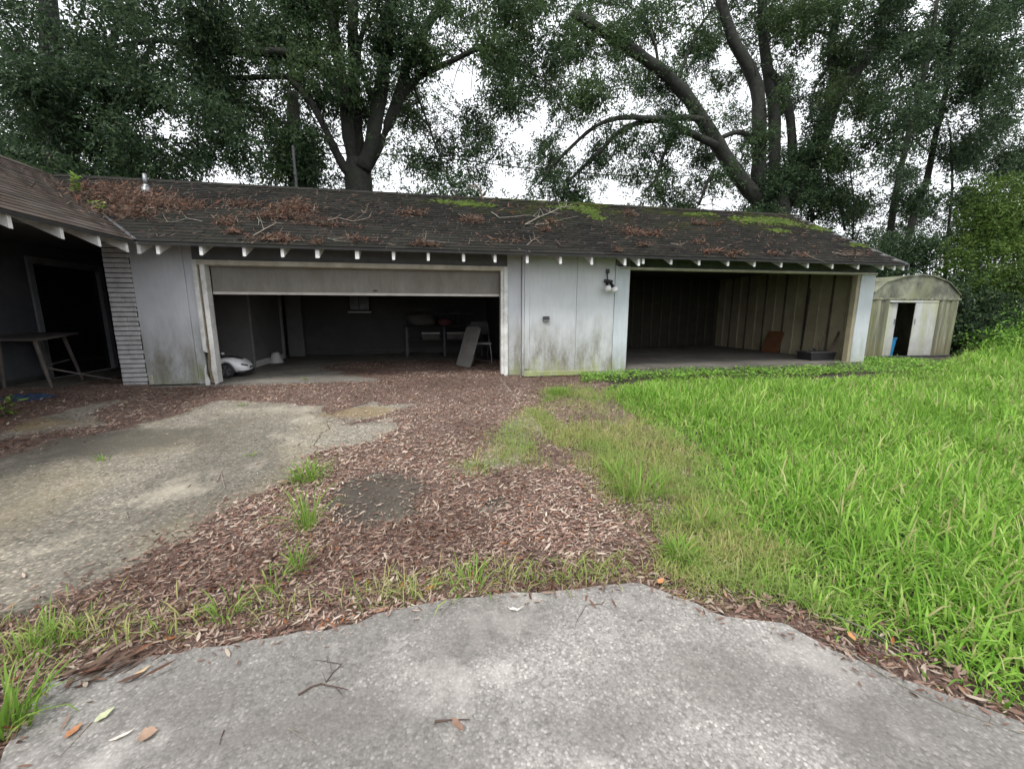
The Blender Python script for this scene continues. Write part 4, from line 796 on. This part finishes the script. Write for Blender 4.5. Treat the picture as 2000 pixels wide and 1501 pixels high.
nv = np.array([0, -sa, ca]); a_ = rng.uniform(0, 6.28, n); t1 = np.array([1.0, 0, 0]); t2 = np.array([0, ca, sa]); d_ = np.cos(a_)[:, None]*t1+np.sin(a_)[:, None]*t2+nv*rng.normal(.12, .3, n)[:, None]
tag(six_leaves('roof_leaf_litter', np.column_stack([P, zs]), d_, nrm(nv+rng.normal(0, .4, (n, 3))), rng.uniform(.05, .14, n), rng.uniform(.004, .013, n), rng.normal(.05, .25, n), MT['rooflitter']), 'heaps of rusty dead leaves and needles on the garage roof', kind='stuff', cat='leaf litter')
# moss cushions near the ridge
Pm = []
for px, py, rx, rv, n in [(920, 398, .5, .10, 160), (880, 394, .5, .08, 90), (1120, 405, .6, .10, 170), (1150, 412, .25, .12, 130), (1165, 424, .15, .08, 60), (1350, 418, .2, .04, 60), (1380, 417, .25, .04, 70), (1480, 430, .7, .12, 420), (1530, 432, .4, .14, 320), (1520, 450, .25, .06, 110), (1600, 445, .4, .1, 120), (1680, 478, .3, .06, 60)]:
    c0 = on_roof(px, py); Pm.append(np.stack([c0[0]+rng.normal(0, rx*.5, n), c0[1]+rng.normal(0, rv, n)], 1))
P = np.concatenate(Pm); P = P[(P[:, 1] < RY-.02) & (P[:, 0] < RX1-.05)]; V = []; LL = []; SS = []
for i, (x, y) in enumerate(P):
    r_ = random.uniform(.02, .055); z_ = deckz(y)+.016; k0 = i*7; V.append((x, y-.3*r_*sa, z_+r_*.5*ca))
    for k in range(6): a_ = k*math.pi/3+random.random()*.5; q_ = r_*random.uniform(.7, 1.2); V.append((x+math.cos(a_)*q_, y+math.sin(a_)*q_*ca, z_+math.sin(a_)*q_*sa))
    for k in range(6): LL += [k0, k0+1+k, k0+1+(k+1) % 6]
MT['moss'] = leafmat('moss', [(0, (.020, .036, .006)), (.5, (.042, .068, .010)), (1, (.08, .11, .018))], 0, .95)
tag(np_mesh('roof_moss', np.array(V), np.array(LL), np.arange(len(LL)//3)*3, MT['moss']), 'olive green moss cushions along the roof ridge', kind='stuff', cat='moss')
def branch(name, pts, r0, m, label, cat='branch', twigs=0, tl=.25, flat=None, group=None):
    pts = [np.array(p, float) for p in pts]; e = empty(name, pts[0], label, cat, group); n = len(pts)
    dense = []
    for a_, b__ in zip(pts[:-1], pts[1:]):
        for t in (0, .5): dense.append(a_*(1-t)+b__*t+(rng.normal(0, .012, 3)*np.linalg.norm(b__-a_) if t else 0))
    dense.append(pts[-1]); MB().tube(dense, list(np.linspace(r0, r0*.35, len(dense))), 6).build('stem', m, e)
    for k in range(twigs):
        i = random.randrange(0, max(1, len(dense)-1)); b0 = dense[i]; dr_ = nrm(dense[min(i+1, len(dense)-1)]-dense[max(i-1, 0)]); sd = rng.normal(0, 1, 3)
        if flat is not None: sd = sd-flat*(sd@flat)+flat*.25*abs(random.gauss(0, 1))
        v_ = nrm(dr_*.8+nrm(sd)*.8); l_ = tl*random.uniform(.4, 1); mid = b0+v_*l_*.5+nrm(sd)*.03*l_
        MB().tube([b0, mid, b0+v_*l_+nrm(sd)*.12*l_], [r0*.5, r0*.35, r0*.15], 5).build('twig', m, e)
    return e
nf = np.array([0, -sa, ca])
RB = [([(960, 414), (975, 425), (1005, 423), (1035, 420), (1048, 424)], .016, 'paletwig', 'pale crooked branch lying in the moss left of the bleached bough', 2), ([(1026, 438), (1050, 425), (1075, 415), (1095, 405), (1115, 400)], .022, 'paletwig', 'bleached branching bough fallen across the middle of the roof', 12),
      ([(1045, 440), (1070, 436), (1100, 428), (1130, 422)], .012, 'twig', 'thin twiggy bough lying just below the bleached bough', 7), ([(640, 430), (660, 425), (690, 432), (720, 425), (725, 420)], .012, 'twig', 'long thin branch right of the big needle heap', 5), ([(495, 460), (515, 448), (540, 435), (553, 436)], .014, 'twig', 'bent bare branch on the lower left roof below the needle heap', 2), ([(500, 420), (506, 430), (505, 440)], .012, 'paletwig', 'short pale stick left of the needle heap', 1), ([(640, 465), (655, 470), (690, 472)], .008, 'paletwig', 'straw coloured spray of twigs near the eave', 6), ([(705, 410), (712, 415), (720, 397)], .007, 'twig', 'small forked twig on the bare upper roof', 2), ([(820, 472), (840, 470), (870, 474)], .010, 'paletwig', 'pale twiggy bough hanging at the eave over the garage door', 7),
      ([(1085, 468), (1095, 480), (1088, 470), (1130, 475)], .012, 'twigdark', 'dark curled branch near the eave above the pale wall', 3), ([(1030, 478), (1045, 466), (1052, 470)], .010, 'twig', 'small grey twig bundle near the eave', 4), ([(1310, 475), (1330, 478), (1345, 470)], .009, 'twig', 'thin twig on the roof over the left carport bay', 4), ([(1625, 492), (1650, 498), (1685, 497)], .010, 'twig', 'flat twig near the eave at the right end of the roof', 3), ([(905, 420), (915, 425), (935, 425)], .014, 'paletwig', 'lichen covered stick left of the pale crooked branch', 3), ([(395, 432), (365, 426), (345, 432), (310, 434)], .010, 'paletwig', 'long pale twig trailing from the valley heap', 3), ([(1570, 492), (1580, 500), (1590, 503)], .009, 'twig', 'short forked twig over the right carport bay', 2)]
for pts, r0, mm, lb, tw_ in RB:
    branch('roof_branch', [ar(x, y, .03+r0*.7) for x, y in pts], r0*.7, MT[mm], lb, 'branch', tw_, .32, nf, 'branches fallen on the roof')
rp = ay(945, 392, RY-.1); branch('dead_bough', [ay(945, 392, RY-.1), ay(938, 372, RY-.15), ay(930, 362, RY-.2), ay(918, 365, RY-.25), ay(909, 367, RY-.3)], .022, MT['twig'], 'crooked dead bough standing up from the roof ridge', 'branch', 3, .3)
s0 = ar(152, 385); stemplant('tree_seedling', s0, .42, 3, MT['tuft'], 'bright green seedling sprouting from the roof valley', 'seedling', .10, .10, 16)
stemplant('valley_fern', ar(195, 412), .16, 4, MT['tuft'], 'low green fern in the leaf heap of the roof valley', 'fern', .07, .2, 9)
# leaves and twigs on the front slab
def fallen_leaf(px, py, ln, wd, ang, c, label, curl=.15):
    p = gd(px, py); m_ = simple('fallen_leaf_'+str(px), c, .7, .2, 40, bmp=.3); z_ = float(gz(p[1]))+.036; b_ = MB(); n_ = 7
    for i in range(n_+1):
        t = i/n_; w_ = wd*(math.sin(math.pi*t**.8)**1.1)*(1+.18*math.sin(i*2.4+px))/2+.0004; h_ = curl*ln*((t-.4)**2*2.6+.12*math.sin(i*1.9+py))
        b_.v += [((t-.5)*ln, w_, h_+w_*.45), ((t-.5)*ln, 0, h_), ((t-.5)*ln, -w_, h_+w_*.3)]
    for i in range(n_):
        for k in (0, 1): b_.f.append((i*3+k, i*3+k+1, i*3+k+4, i*3+k+3))
    o = b_.build('fallen_leaf', m_, smooth=True); o.location = (p[0], p[1], z_); o.rotation_euler = (0, 0, ang); return tag(o, label, 'leaf', 'single leaves on the front slab')
fallen_leaf(148, 1443, .055, .026, 1.2, (.36, .16, .07), 'orange brown oval leaf beside a long thin twig')
fallen_leaf(292, 1451, .06, .05, .3, (.30, .20, .14), 'broad folded brown leaf near the bottom left')
fallen_leaf(208, 1412, .06, .030, 1.0, (.42, .44, .27), 'pale green leaf below the clump of brown needles')
fallen_leaf(276, 1329, .075, .020, .9, (.50, .36, .20), 'pointed tan leaf right of the needle clump')
fallen_leaf(1008, 1203, .085, .016, -.35, (.62, .58, .52), 'pale curled leaf near the slab edge', .4)
fallen_leaf(242, 1453, .07, .012, .4, (.58, .52, .44), 'thin cream leaf left of the folded brown leaf')
fallen_leaf(895, 1432, .075, .022, -1.0, (.22, .13, .09), 'narrow dark leaf attached beside the short thick twig')
fallen_leaf(1290, 1146, .06, .03, .5, (.42, .20, .08), 'rust coloured leaf at the corner of the front slab')
fallen_leaf(1660, 1255, .06, .025, 1.2, (.45, .22, .08), 'orange leaf at the lawn edge of the front slab')
def slabtwig(pts, r0, mm, lb, tw_=0, tl=.08):
    P_ = [gd(x, y) for x, y in pts]; P_ = [np.array([p[0], p[1], float(gz(p[1]))+.032+r0]) for p in P_]; branch('fallen_twig', P_, r0, MT[mm], lb, 'twig', tw_, tl, np.array([0, 0, 1.0]), 'twigs on the front slab')
slabtwig([(584, 1371), (610, 1355), (628, 1349), (655, 1355), (680, 1361)], .004, 'twigdark', 'thick angular twig in the middle of the front slab', 1); slabtwig([(638, 1345), (650, 1328), (668, 1310), (640, 1305), (615, 1301)], .0025, 'twigdark', 'thin branching twig just above the angular one', 5, .07); slabtwig([(850, 1424), (880, 1421), (918, 1420)], .004, 'twigdark', 'short thick twig near the bottom centre', 1, .03); slabtwig([(565, 1437), (595, 1455), (632, 1483)], .0022, 'paletwig', 'pale curved twig at the bottom edge', 1); slabtwig([(182, 1424), (150, 1460), (118, 1495)], .002, 'twig', 'long straight twig at the bottom left'); slabtwig([(1180, 1185), (1175, 1190), (1145, 1192), (1128, 1220), (1122, 1240)], .002, 'twigdark', 'thin hooked twig right of the pale curled leaf', 3, .05); slabtwig([(1620, 1210), (1700, 1245), (1760, 1280)], .004, 'paletwig', 'bleached stick along the lawn edge'); slabtwig([(1640, 1270), (1720, 1330), (1760, 1352), (1860, 1400), (2000, 1450)], .003, 'paletwig', 'long pale runner stem trailing over the right of the front slab', 6, .05); slabtwig([(440, 1440), (434, 1455), (431, 1470)], .002, 'twigdark', 'tiny dark twig left of the pale curved twig'); slabtwig([(425, 945), (432, 925), (440, 960), (415, 985)], .004, 'twig', 'thin forked stick on the bare drive', 2, .2)
c0 = gd(190, 1330); n = 70; P = c0[:2]+np.stack([rng.normal(0, .075, n), rng.normal(0, .035, n)], 1); a_ = rng.normal(.55, .35, n)
o = six_leaves('needle_clump', np.column_stack([P-c0[:2], rng.uniform(.034, .06, n)]), np.stack([np.cos(a_), np.sin(a_), rng.normal(0, .1, n)], 1), nrm(np.column_stack([rng.normal(0, .4, (n, 2)), np.ones(n)])), rng.uniform(.06, .12, n), rng.uniform(.006, .014, n), rng.normal(0, .2, n), MT['rooflitter']); o.location = (c0[0], c0[1], float(gz(c0[1])))
tag(o, 'clump of rusty needles on the left of the front slab', 'needles')

# ------------------------------------------------------------------ trees
LS = .68
def limb(b_, pts, Y, r0, r1, n=9):
    """pts along a limb as seen; Y the distance back (one number or one for each point)"""
    Ys = [Y]*len(pts) if np.isscalar(Y) else Y
    P_ = [ay(px, py, yy) for (px, py), yy in zip(pts, Ys)]
    D_ = []; m_ = len(P_)
    for i in range(m_-1):
        p0 = P_[max(i-1, 0)]; p1 = P_[i]; p2 = P_[i+1]; p3 = P_[min(i+2, m_-1)]
        for t in (0, .33, .66): D_.append(.5*((2*p1)+(-p0+p2)*t+(2*p0-5*p1+4*p2-p3)*t*t+(-p0+3*p1-3*p2+p3)*t**3)+rng.normal(0, .03, 3)*r0)
    D_.append(P_[-1]); R = np.linspace(r0, r1, len(D_))*LS*(1+.07*rng.normal(size=len(D_)))
    b_.tube(D_, list(R), n); return D_
def twiglets(b_, D_, r, k, ln, up=.1):
    for _ in range(k):
        i = random.randrange(len(D_)//3, len(D_)); p = D_[i]; v = nrm(rng.normal(0, 1, 3)+np.array([0, 0, up])); l_ = ln*random.uniform(.5, 1.1)
        b_.tube([p, p+v*l_*.5+(0, 0, .06*l_), p+v*l_+np.array([0, 0, -.14*l_])], [r, r*.7, r*.25], 5)
def crown(name, clumps, m, parent, ln=.126, wd=.050, per=500):
    C_ = np.array([c[:3] for c in clumps]); R_ = np.array([c[3] for c in clumps]); K = np.array([int(c[4]*per) for c in clumps])
    nt_ = np.maximum(K//16, 1); ci = np.repeat(np.arange(len(C_)), nt_); n = len(ci)
    tp_ = C_[ci]+randdir(n)*(rng.random(n)**.45)[:, None]*R_[ci][:, None]*np.array([1.15, 1.15, .85]); td = nrm((tp_-C_[ci])*.8+rng.normal(0, .5, (n, 3))+np.array([0, 0, -.35]))
    li = np.repeat(np.arange(n), 16); m_ = len(li); t = rng.random(m_)*.55; ps = tp_[li]+td[li]*t[:, None]+rng.normal(0, .05, (m_, 3)); d_ = nrm(td[li]*.8+rng.normal(0, .75, (m_, 3))+np.array([0, 0, -.25]))
    return quads_leaves(name, ps, d_, rng.uniform(.7, 1.25, m_)*ln, rng.uniform(.7, 1.2, m_)*wd, m, parent)
DM = {-3: '33333333333222233333', -2: '44444444444333344444', -1: '66666676666543345666',
      0: '88879976788755688799', 1: '86869875788655348889', 2: '86868974687455347689', 3: '67859843686574348788', 4: '89759733785565338877', 5: '97866732663564337787', 6: '98882622734656347778', 7: '99960422715656457788', 8: '99930243402445556768', 9: '00000000000000003647'}
owner = {}
def who(c, r): return 'left' if c < 4 else ('main' if c < 11 else ('right' if c < 17 else 'edge'))
YR = {'left': (4.5, 10.5), 'main': (6.2, 11.5), 'right': (6.5, 11.5), 'edge': (4.5, 10)}
for r, row in DM.items():
    for c, ch in enumerate(row):
        kx = int(ch)*((.55 if r < 3 else .8) if c < 4 else (.85 if c < 10 else (.84 if c < 15 else 1.05)))
        while kx > 0:
            k = min(kx, 3.4); kx -= 3.4; px = c*100+random.uniform(0, 100); py = r*50+random.uniform(0, 50); w_ = who(c+random.uniform(-.8, .8), r); Y = random.uniform(*YR[w_])
            if r >= 8: Y = max(Y, 7.5)
            p = ay(px, py, Y); owner.setdefault(w_, []).append((*p, random.uniform(.40, .80), k*random.uniform(.6, 1.3)))
T1 = empty('oak_tree', ay(703, 395, 8)*(1, 1, 0), 'massive many stemmed oak rising behind the middle of the garage', 'tree')
b_ = MB(); base = ay(703, 395, 8.0)
b_.tube([(base[0], 8, -.2), (base[0], 8, 1.2), base, ay(700, 345, 8), ay(698, 312, 8)], [.75, .52, .44, .46, .36], 14)
for pts, Y, r0, r1 in [([(690, 345), (674, 330), (651, 285), (632, 243), (600, 190), (560, 150)], 7.8, .24, .12), ([(694, 330), (684, 290), (677, 224), (671, 168), (657, 84), (646, 14), (640, -90)], 8, .33, .20), ([(700, 330), (697, 260), (693, 196), (690, 84), (688, 0), (684, -120)], 8.3, .34, .22), ([(708, 330), (727, 280), (741, 196), (755, 98), (763, 0), (770, -120)], 7.8, .40, .28), ([(712, 335), (730, 305), (772, 210), (791, 140), (822, 70), (867, 0), (900, -60)], 7.9, .30, .16),
                       ([(772, 215), (786, 190), (822, 148), (886, 118), (948, 92), (1000, 112), (1050, 150)], [7.9, 7.9, 7.8, 7.6, 7.4, 7.2, 7], .19, .07), ([(680, 215), (663, 173), (618, 118), (607, 70), (595, 17), (585, -60)], 7.7, .24, .14), ([(655, 290), (646, 274), (618, 264), (581, 266), (545, 268)], 7.7, .10, .05), ([(755, 110), (790, 106), (830, 113), (870, 105)], 8, .10, .05), ([(618, 125), (560, 105), (500, 102), (413, 97), (330, 80), (275, 82), (215, 92)], [7.7, 7.6, 7.4, 7.2, 7, 6.8, 6.6], .22, .07), ([(300, 82), (286, 110), (283, 160), (272, 225)], 6.9, .09, .04), ([(560, 150), (480, 152), (430, 155), (370, 152), (310, 178), (270, 200)], 7.2, .11, .05), ([(795, 140), (820, 200), (850, 280), (875, 350)], 8, .06, .03), ([(730, 200), (700, 110), (720, 30)], 8.4, .16, .1)]:
    D_ = limb(b_, pts, Y, r0, r1); twiglets(b_, D_, .022, 13, 1.4)
    owner['main'] += [(*(D_[random.randrange(len(D_)//3, len(D_))]+np.array([random.gauss(0, .5), random.uniform(-1.2, .6), random.gauss(.1, .45)])), random.uniform(.3, .5), 1.3) for _ in range(1)]
b_.build('trunk', MT['bark'], T1, True); crown('crown', owner['main'], MT['oak'], T1)
LS = .84
T2 = empty('spreading_oak', ay(1510, 410, 8)*(1, 1, 0), 'wide spreading oak with arching limbs behind the carport', 'tree')
b_ = MB(); base = ay(1510, 410, 8); b_.tube([(base[0], 8, -.2), (base[0], 8, 1.5), base, ay(1508, 370, 8)], [1.0, .75, .65, .5], 14)
for pts, Y, r0, r1 in [([(1490, 395), (1448, 353), (1412, 297), (1386, 257), (1356, 207), (1322, 165), (1286, 134), (1244, 104), (1202, 78), (1168, 56), (1120, 25)], 8, .38, .17), ([(1215, 82), (1195, 81), (1174, 90)], 8, .11, .05), ([(1400, 285), (1342, 257), (1294, 235), (1244, 241), (1202, 263), (1174, 294), (1132, 333), (1107, 357)], 7.8, .17, .06), ([(1372, 235), (1340, 230), (1286, 232), (1210, 230), (1160, 249), (1118, 285), (1076, 327), (1056, 360)], 7.6, .14, .05), ([(1319, 250), (1310, 275), (1294, 308), (1283, 347), (1258, 374)], 7.9, .11, .05), ([(1485, 390), (1482, 336), (1482, 252), (1479, 173), (1459, 126), (1431, 76), (1409, 0), (1400, -90)], 8.1, .36, .22), ([(1512, 380), (1513, 266), (1510, 200), (1500, 150), (1490, 50), (1490, -60)], 8.4, .30, .18), ([(1550, 330), (1543, 233), (1527, 173), (1500, 133)], 8.2, .22, .16), ([(1540, 395), (1560, 350), (1600, 276), (1630, 186), (1653, 160), (1693, 113), (1720, 97), (1766, 77), (1810, 63), (1870, 60)], 8, .50, .12), ([(1635, 178), (1623, 100), (1627, 67), (1640, 0), (1650, -60)], 8.2, .24, .13), ([(1680, 125), (1705, 85), (1720, 60), (1750, 0), (1775, -60)], 8.3, .26, .18), ([(1625, 68), (1590, 60), (1560, 63)], 8.2, .09, .05), ([(1480, 300), (1465, 270), (1440, 258), (1412, 268)], 8.2, .15, .1), ([(1286, 134), (1280, 90), (1260, 45), (1235, 20)], 8, .08, .04), ([(1322, 165), (1345, 100), (1375, 40), (1400, 15)], 8.1, .08, .05), ([(1395, 330), (1380, 360), (1365, 400)], 8, .09, .06)]:
    D_ = limb(b_, pts, Y, r0, r1); twiglets(b_, D_, .022, 13, 1.4)
    owner['right'] += [(*(D_[random.randrange(len(D_)//3, len(D_))]+np.array([random.gauss(0, .5), random.uniform(-1.2, .6), random.gauss(.1, .45)])), random.uniform(.3, .5), 1.2) for _ in range(2)]
b_.build('trunk', MT['barkpale'], T2, True)
ivyc = [(*ay(1450+random.uniform(0, 190), 365+random.uniform(-10, 60), random.uniform(6.9, 8.4)), random.uniform(.35, .6), 2.2) for _ in range(15)] + [(*ay(1520+t*90+random.gauss(0, 14), 370-t*150+random.gauss(0, 12), 7.5), .32, 1.6) for t in np.linspace(0, 1, 12)]
crown('crown', owner['right'], MT['oak'], T2); crown('ivy', ivyc, MT['oak2'], T2, .10, .06)
LS = .75
T3 = empty('slim_tree', ay(1760, 480, 6.5)*(1, 1, 0), 'slim leaning tree with twin trunks behind the shed', 'tree'); b_ = MB()
for pts, Y, r0, r1 in [([(1715, 560), (1733, 483), (1753, 360), (1776, 260), (1796, 183), (1815, 100), (1830, 0)], 6.3, .17, .09), ([(1750, 560), (1766, 490), (1793, 393), (1810, 350), (1830, 250), (1843, 200), (1860, 60)], 6.6, .20, .10), ([(1845, 545), (1850, 466), (1860, 366), (1855, 250)], 6, .08, .04), ([(1905, 470), (1945, 430), (1965, 400), (1990, 330)], 5.5, .07, .04), ([(1650, 450), (1640, 400), (1615, 330), (1665, 280)], 7.5, .07, .04), ([(1665, 470), (1668, 400), (1660, 330)], 7.3, .05, .03), ([(1775, 262), (1820, 300), (1870, 320)], 6.4, .05, .03)]:
    D_ = limb(b_, pts, Y, r0, r1); twiglets(b_, D_, .02, 8, .9)
b_.tube([ay(1715, 560, 6.3), (ay(1710, 560, 6.3)[0], 6.3, -.2)], [.18, .24], 9); b_.tube([ay(1750, 560, 6.6), (ay(1745, 560, 6.6)[0], 6.6, -.2)], [.2, .26], 9); b_.tube([ay(1845, 545, 6), (ay(1843, 560, 6)[0], 6, -.2)], [.08, .1], 9)
b_.build('trunk', MT['bark'], T3, True); crown('crown', owner['edge'], MT['oak2'], T3)
T4 = empty('leafy_tree', ay(120, 400, 7.5)*(1, 1, 0), 'dark leafy tree behind the house wing at the far left', 'tree'); b_ = MB()
bx4 = ay(110, 380, 7.5); b_.tube([(bx4[0], 7.5, -.2), (bx4[0], 7.5, 3), bx4, ay(130, 250, 7.5), ay(100, 100, 7.6), ay(90, -80, 7.7)], [.6, .45, .4, .32, .25, .15], 12)
for pts, Y, r0, r1 in [([(125, 270), (90, 200), (40, 140), (0, 100)], 7.3, .16, .07), ([(120, 220), (180, 150), (230, 60), (260, -20)], 7.8, .16, .08), ([(95, 133), (125, 115), (145, 105)], 7, .07, .04)]:
    D_ = limb(b_, pts, Y, r0, r1); twiglets(b_, D_, .025, 6, 1)
b_.build('trunk', MT['bark'], T4, True); crown('crown', owner['left'], MT['oak2'], T4)
T5 = empty('ivy_trunk', ay(583, 380, 7.6)*(1, 1, 0), 'straight ivy clad trunk left of the massive oak', 'tree'); b_ = MB(); p = ay(583, 385, 7.6)
b_.tube([(p[0], 7.6, -.2), p, ay(580, 320, 7.6), ay(575, 270, 7.6), ay(572, 180, 7.6)], [.34, .27, .25, .22, .15], 10); b_.build('trunk', MT['bark'], T5, True)
crown('crown', [(*ay(578+random.gauss(0, 22), 255+random.uniform(0, 90), 7.5+random.gauss(0, .3)), .4, 1.2) for _ in range(16)], MT['oak2'], T5)
# shrubs at the right and behind the roof
def shrub(name, c0, r, n, m, label, ln=.11, wd=.052, per=310):
    e = empty(name, (c0[0], c0[1], 0), label, 'shrub', 'shrubs along the right boundary'); b_ = MB()
    for k in range(6):
        a_ = random.uniform(0, 6.28); tip = np.array([c0[0]+math.cos(a_)*r[0]*.7, c0[1]+math.sin(a_)*r[1]*.7, c0[2]+r[2]*random.uniform(-.2, .8)]); b_.tube([(c0[0]+random.gauss(0, .1), c0[1]+random.gauss(0, .1), -.1), (np.array([c0[0], c0[1], 0])+tip)/2, tip], [.05, .035, .012], 6)
    b_.build('stem', MT['bark'], e); cl = []
    for k in range(n):
        v = randdir(1)[0]*random.random()**.4; q_ = np.array(c0)+v*np.array(r); cl.append((q_[0], q_[1], max(q_[2], .15), random.uniform(.3, .55), random.uniform(1, 2)))
    crown('foliage', cl, m, e, ln, wd, per); return e
shrub('broadleaf_shrub', (16.5, 2.0, 1.0), (1.1, 1.3, 1.3), 34, MT['oak2'], 'dark leafy shrub touching the right side of the shed')
shrub('broadleaf_shrub', (18.6, 2.4, 1.9), (1.5, 1.6, 2.0), 48, MT['shrub'], 'tall mid green shrub beyond the shed at the right edge')
shrub('broadleaf_shrub', (17.0, 4.6, 2.2), (2.0, 1.4, 2.4), 52, MT['oak2'], 'big dark shrub behind and right of the shed')
shrub('broadleaf_shrub', (14.2, 6.0, 1.9), (2.0, 1.2, 2.0), 40, MT['oak2'], 'dark shrub directly behind the shed roof')
shrub('broadleaf_shrub', (20.0, 3.4, 4.2), (1.5, 1.6, 2.2), 44, MT['shrub'], 'bright leafy shrub crown high at the right edge')
shrub('broadleaf_shrub', (16.6, .9, .45), (1.0, .6, .5), 20, MT['ivy'], 'low bright weeds at the foot of the shed corner', .09, .04)
shrub('broadleaf_shrub', (18.4, .6, .6), (1.3, .7, .65), 26, MT['ivy'], 'mid height weedy growth at the right edge of the lawn', .09, .04)
# far wood beyond the lot: one mass
cl = []
for k in range(300):
    x = random.uniform(-34, 46); Y = random.uniform(15, 21); cl.append((x, Y, random.uniform(.2, 3.6+1.6*vnoise(np.array([x]), np.array([3.0]), .25)[0]), random.uniform(.7, 1.2), random.uniform(.8, 1.3)))
tag(crown('far_hedge', cl, MT['oak2'], None, .22, .11, 110), 'dim band of far shrubs beyond the garage', kind='stuff', cat='hedge')
# ------------------------------------------------------------------ mast and wires
e = empty('service_mast', ay(573, 372, 5.9)*(1, 1, 0), 'thin grey service mast rising behind the garage ridge', 'mast'); p = ay(572, 285, 5.9); b_ = MB().tube([(p[0], 5.9, 0), p], .04, 10).build('pole', MT['darkmetal'], e); MB().tube([(p[0], 5.9, p[2]-.8), (p[0], 5.9, p[2]-.72)], .06, 10).build('clamp', MT['darkmetal'], e)
pts = [(400, 300), (740, 300), (905, 313), (975, 322), (1045, 331), (1180, 341), (1300, 345), (1420, 340)]
tag(MB().tube([ay(x, y, yy) for (x, y), yy in zip(pts, [13]*8)], .022, 6).build('overhead_wire', MT['cable']), 'thin overhead wire sagging across the gap between the oaks', 'wire')
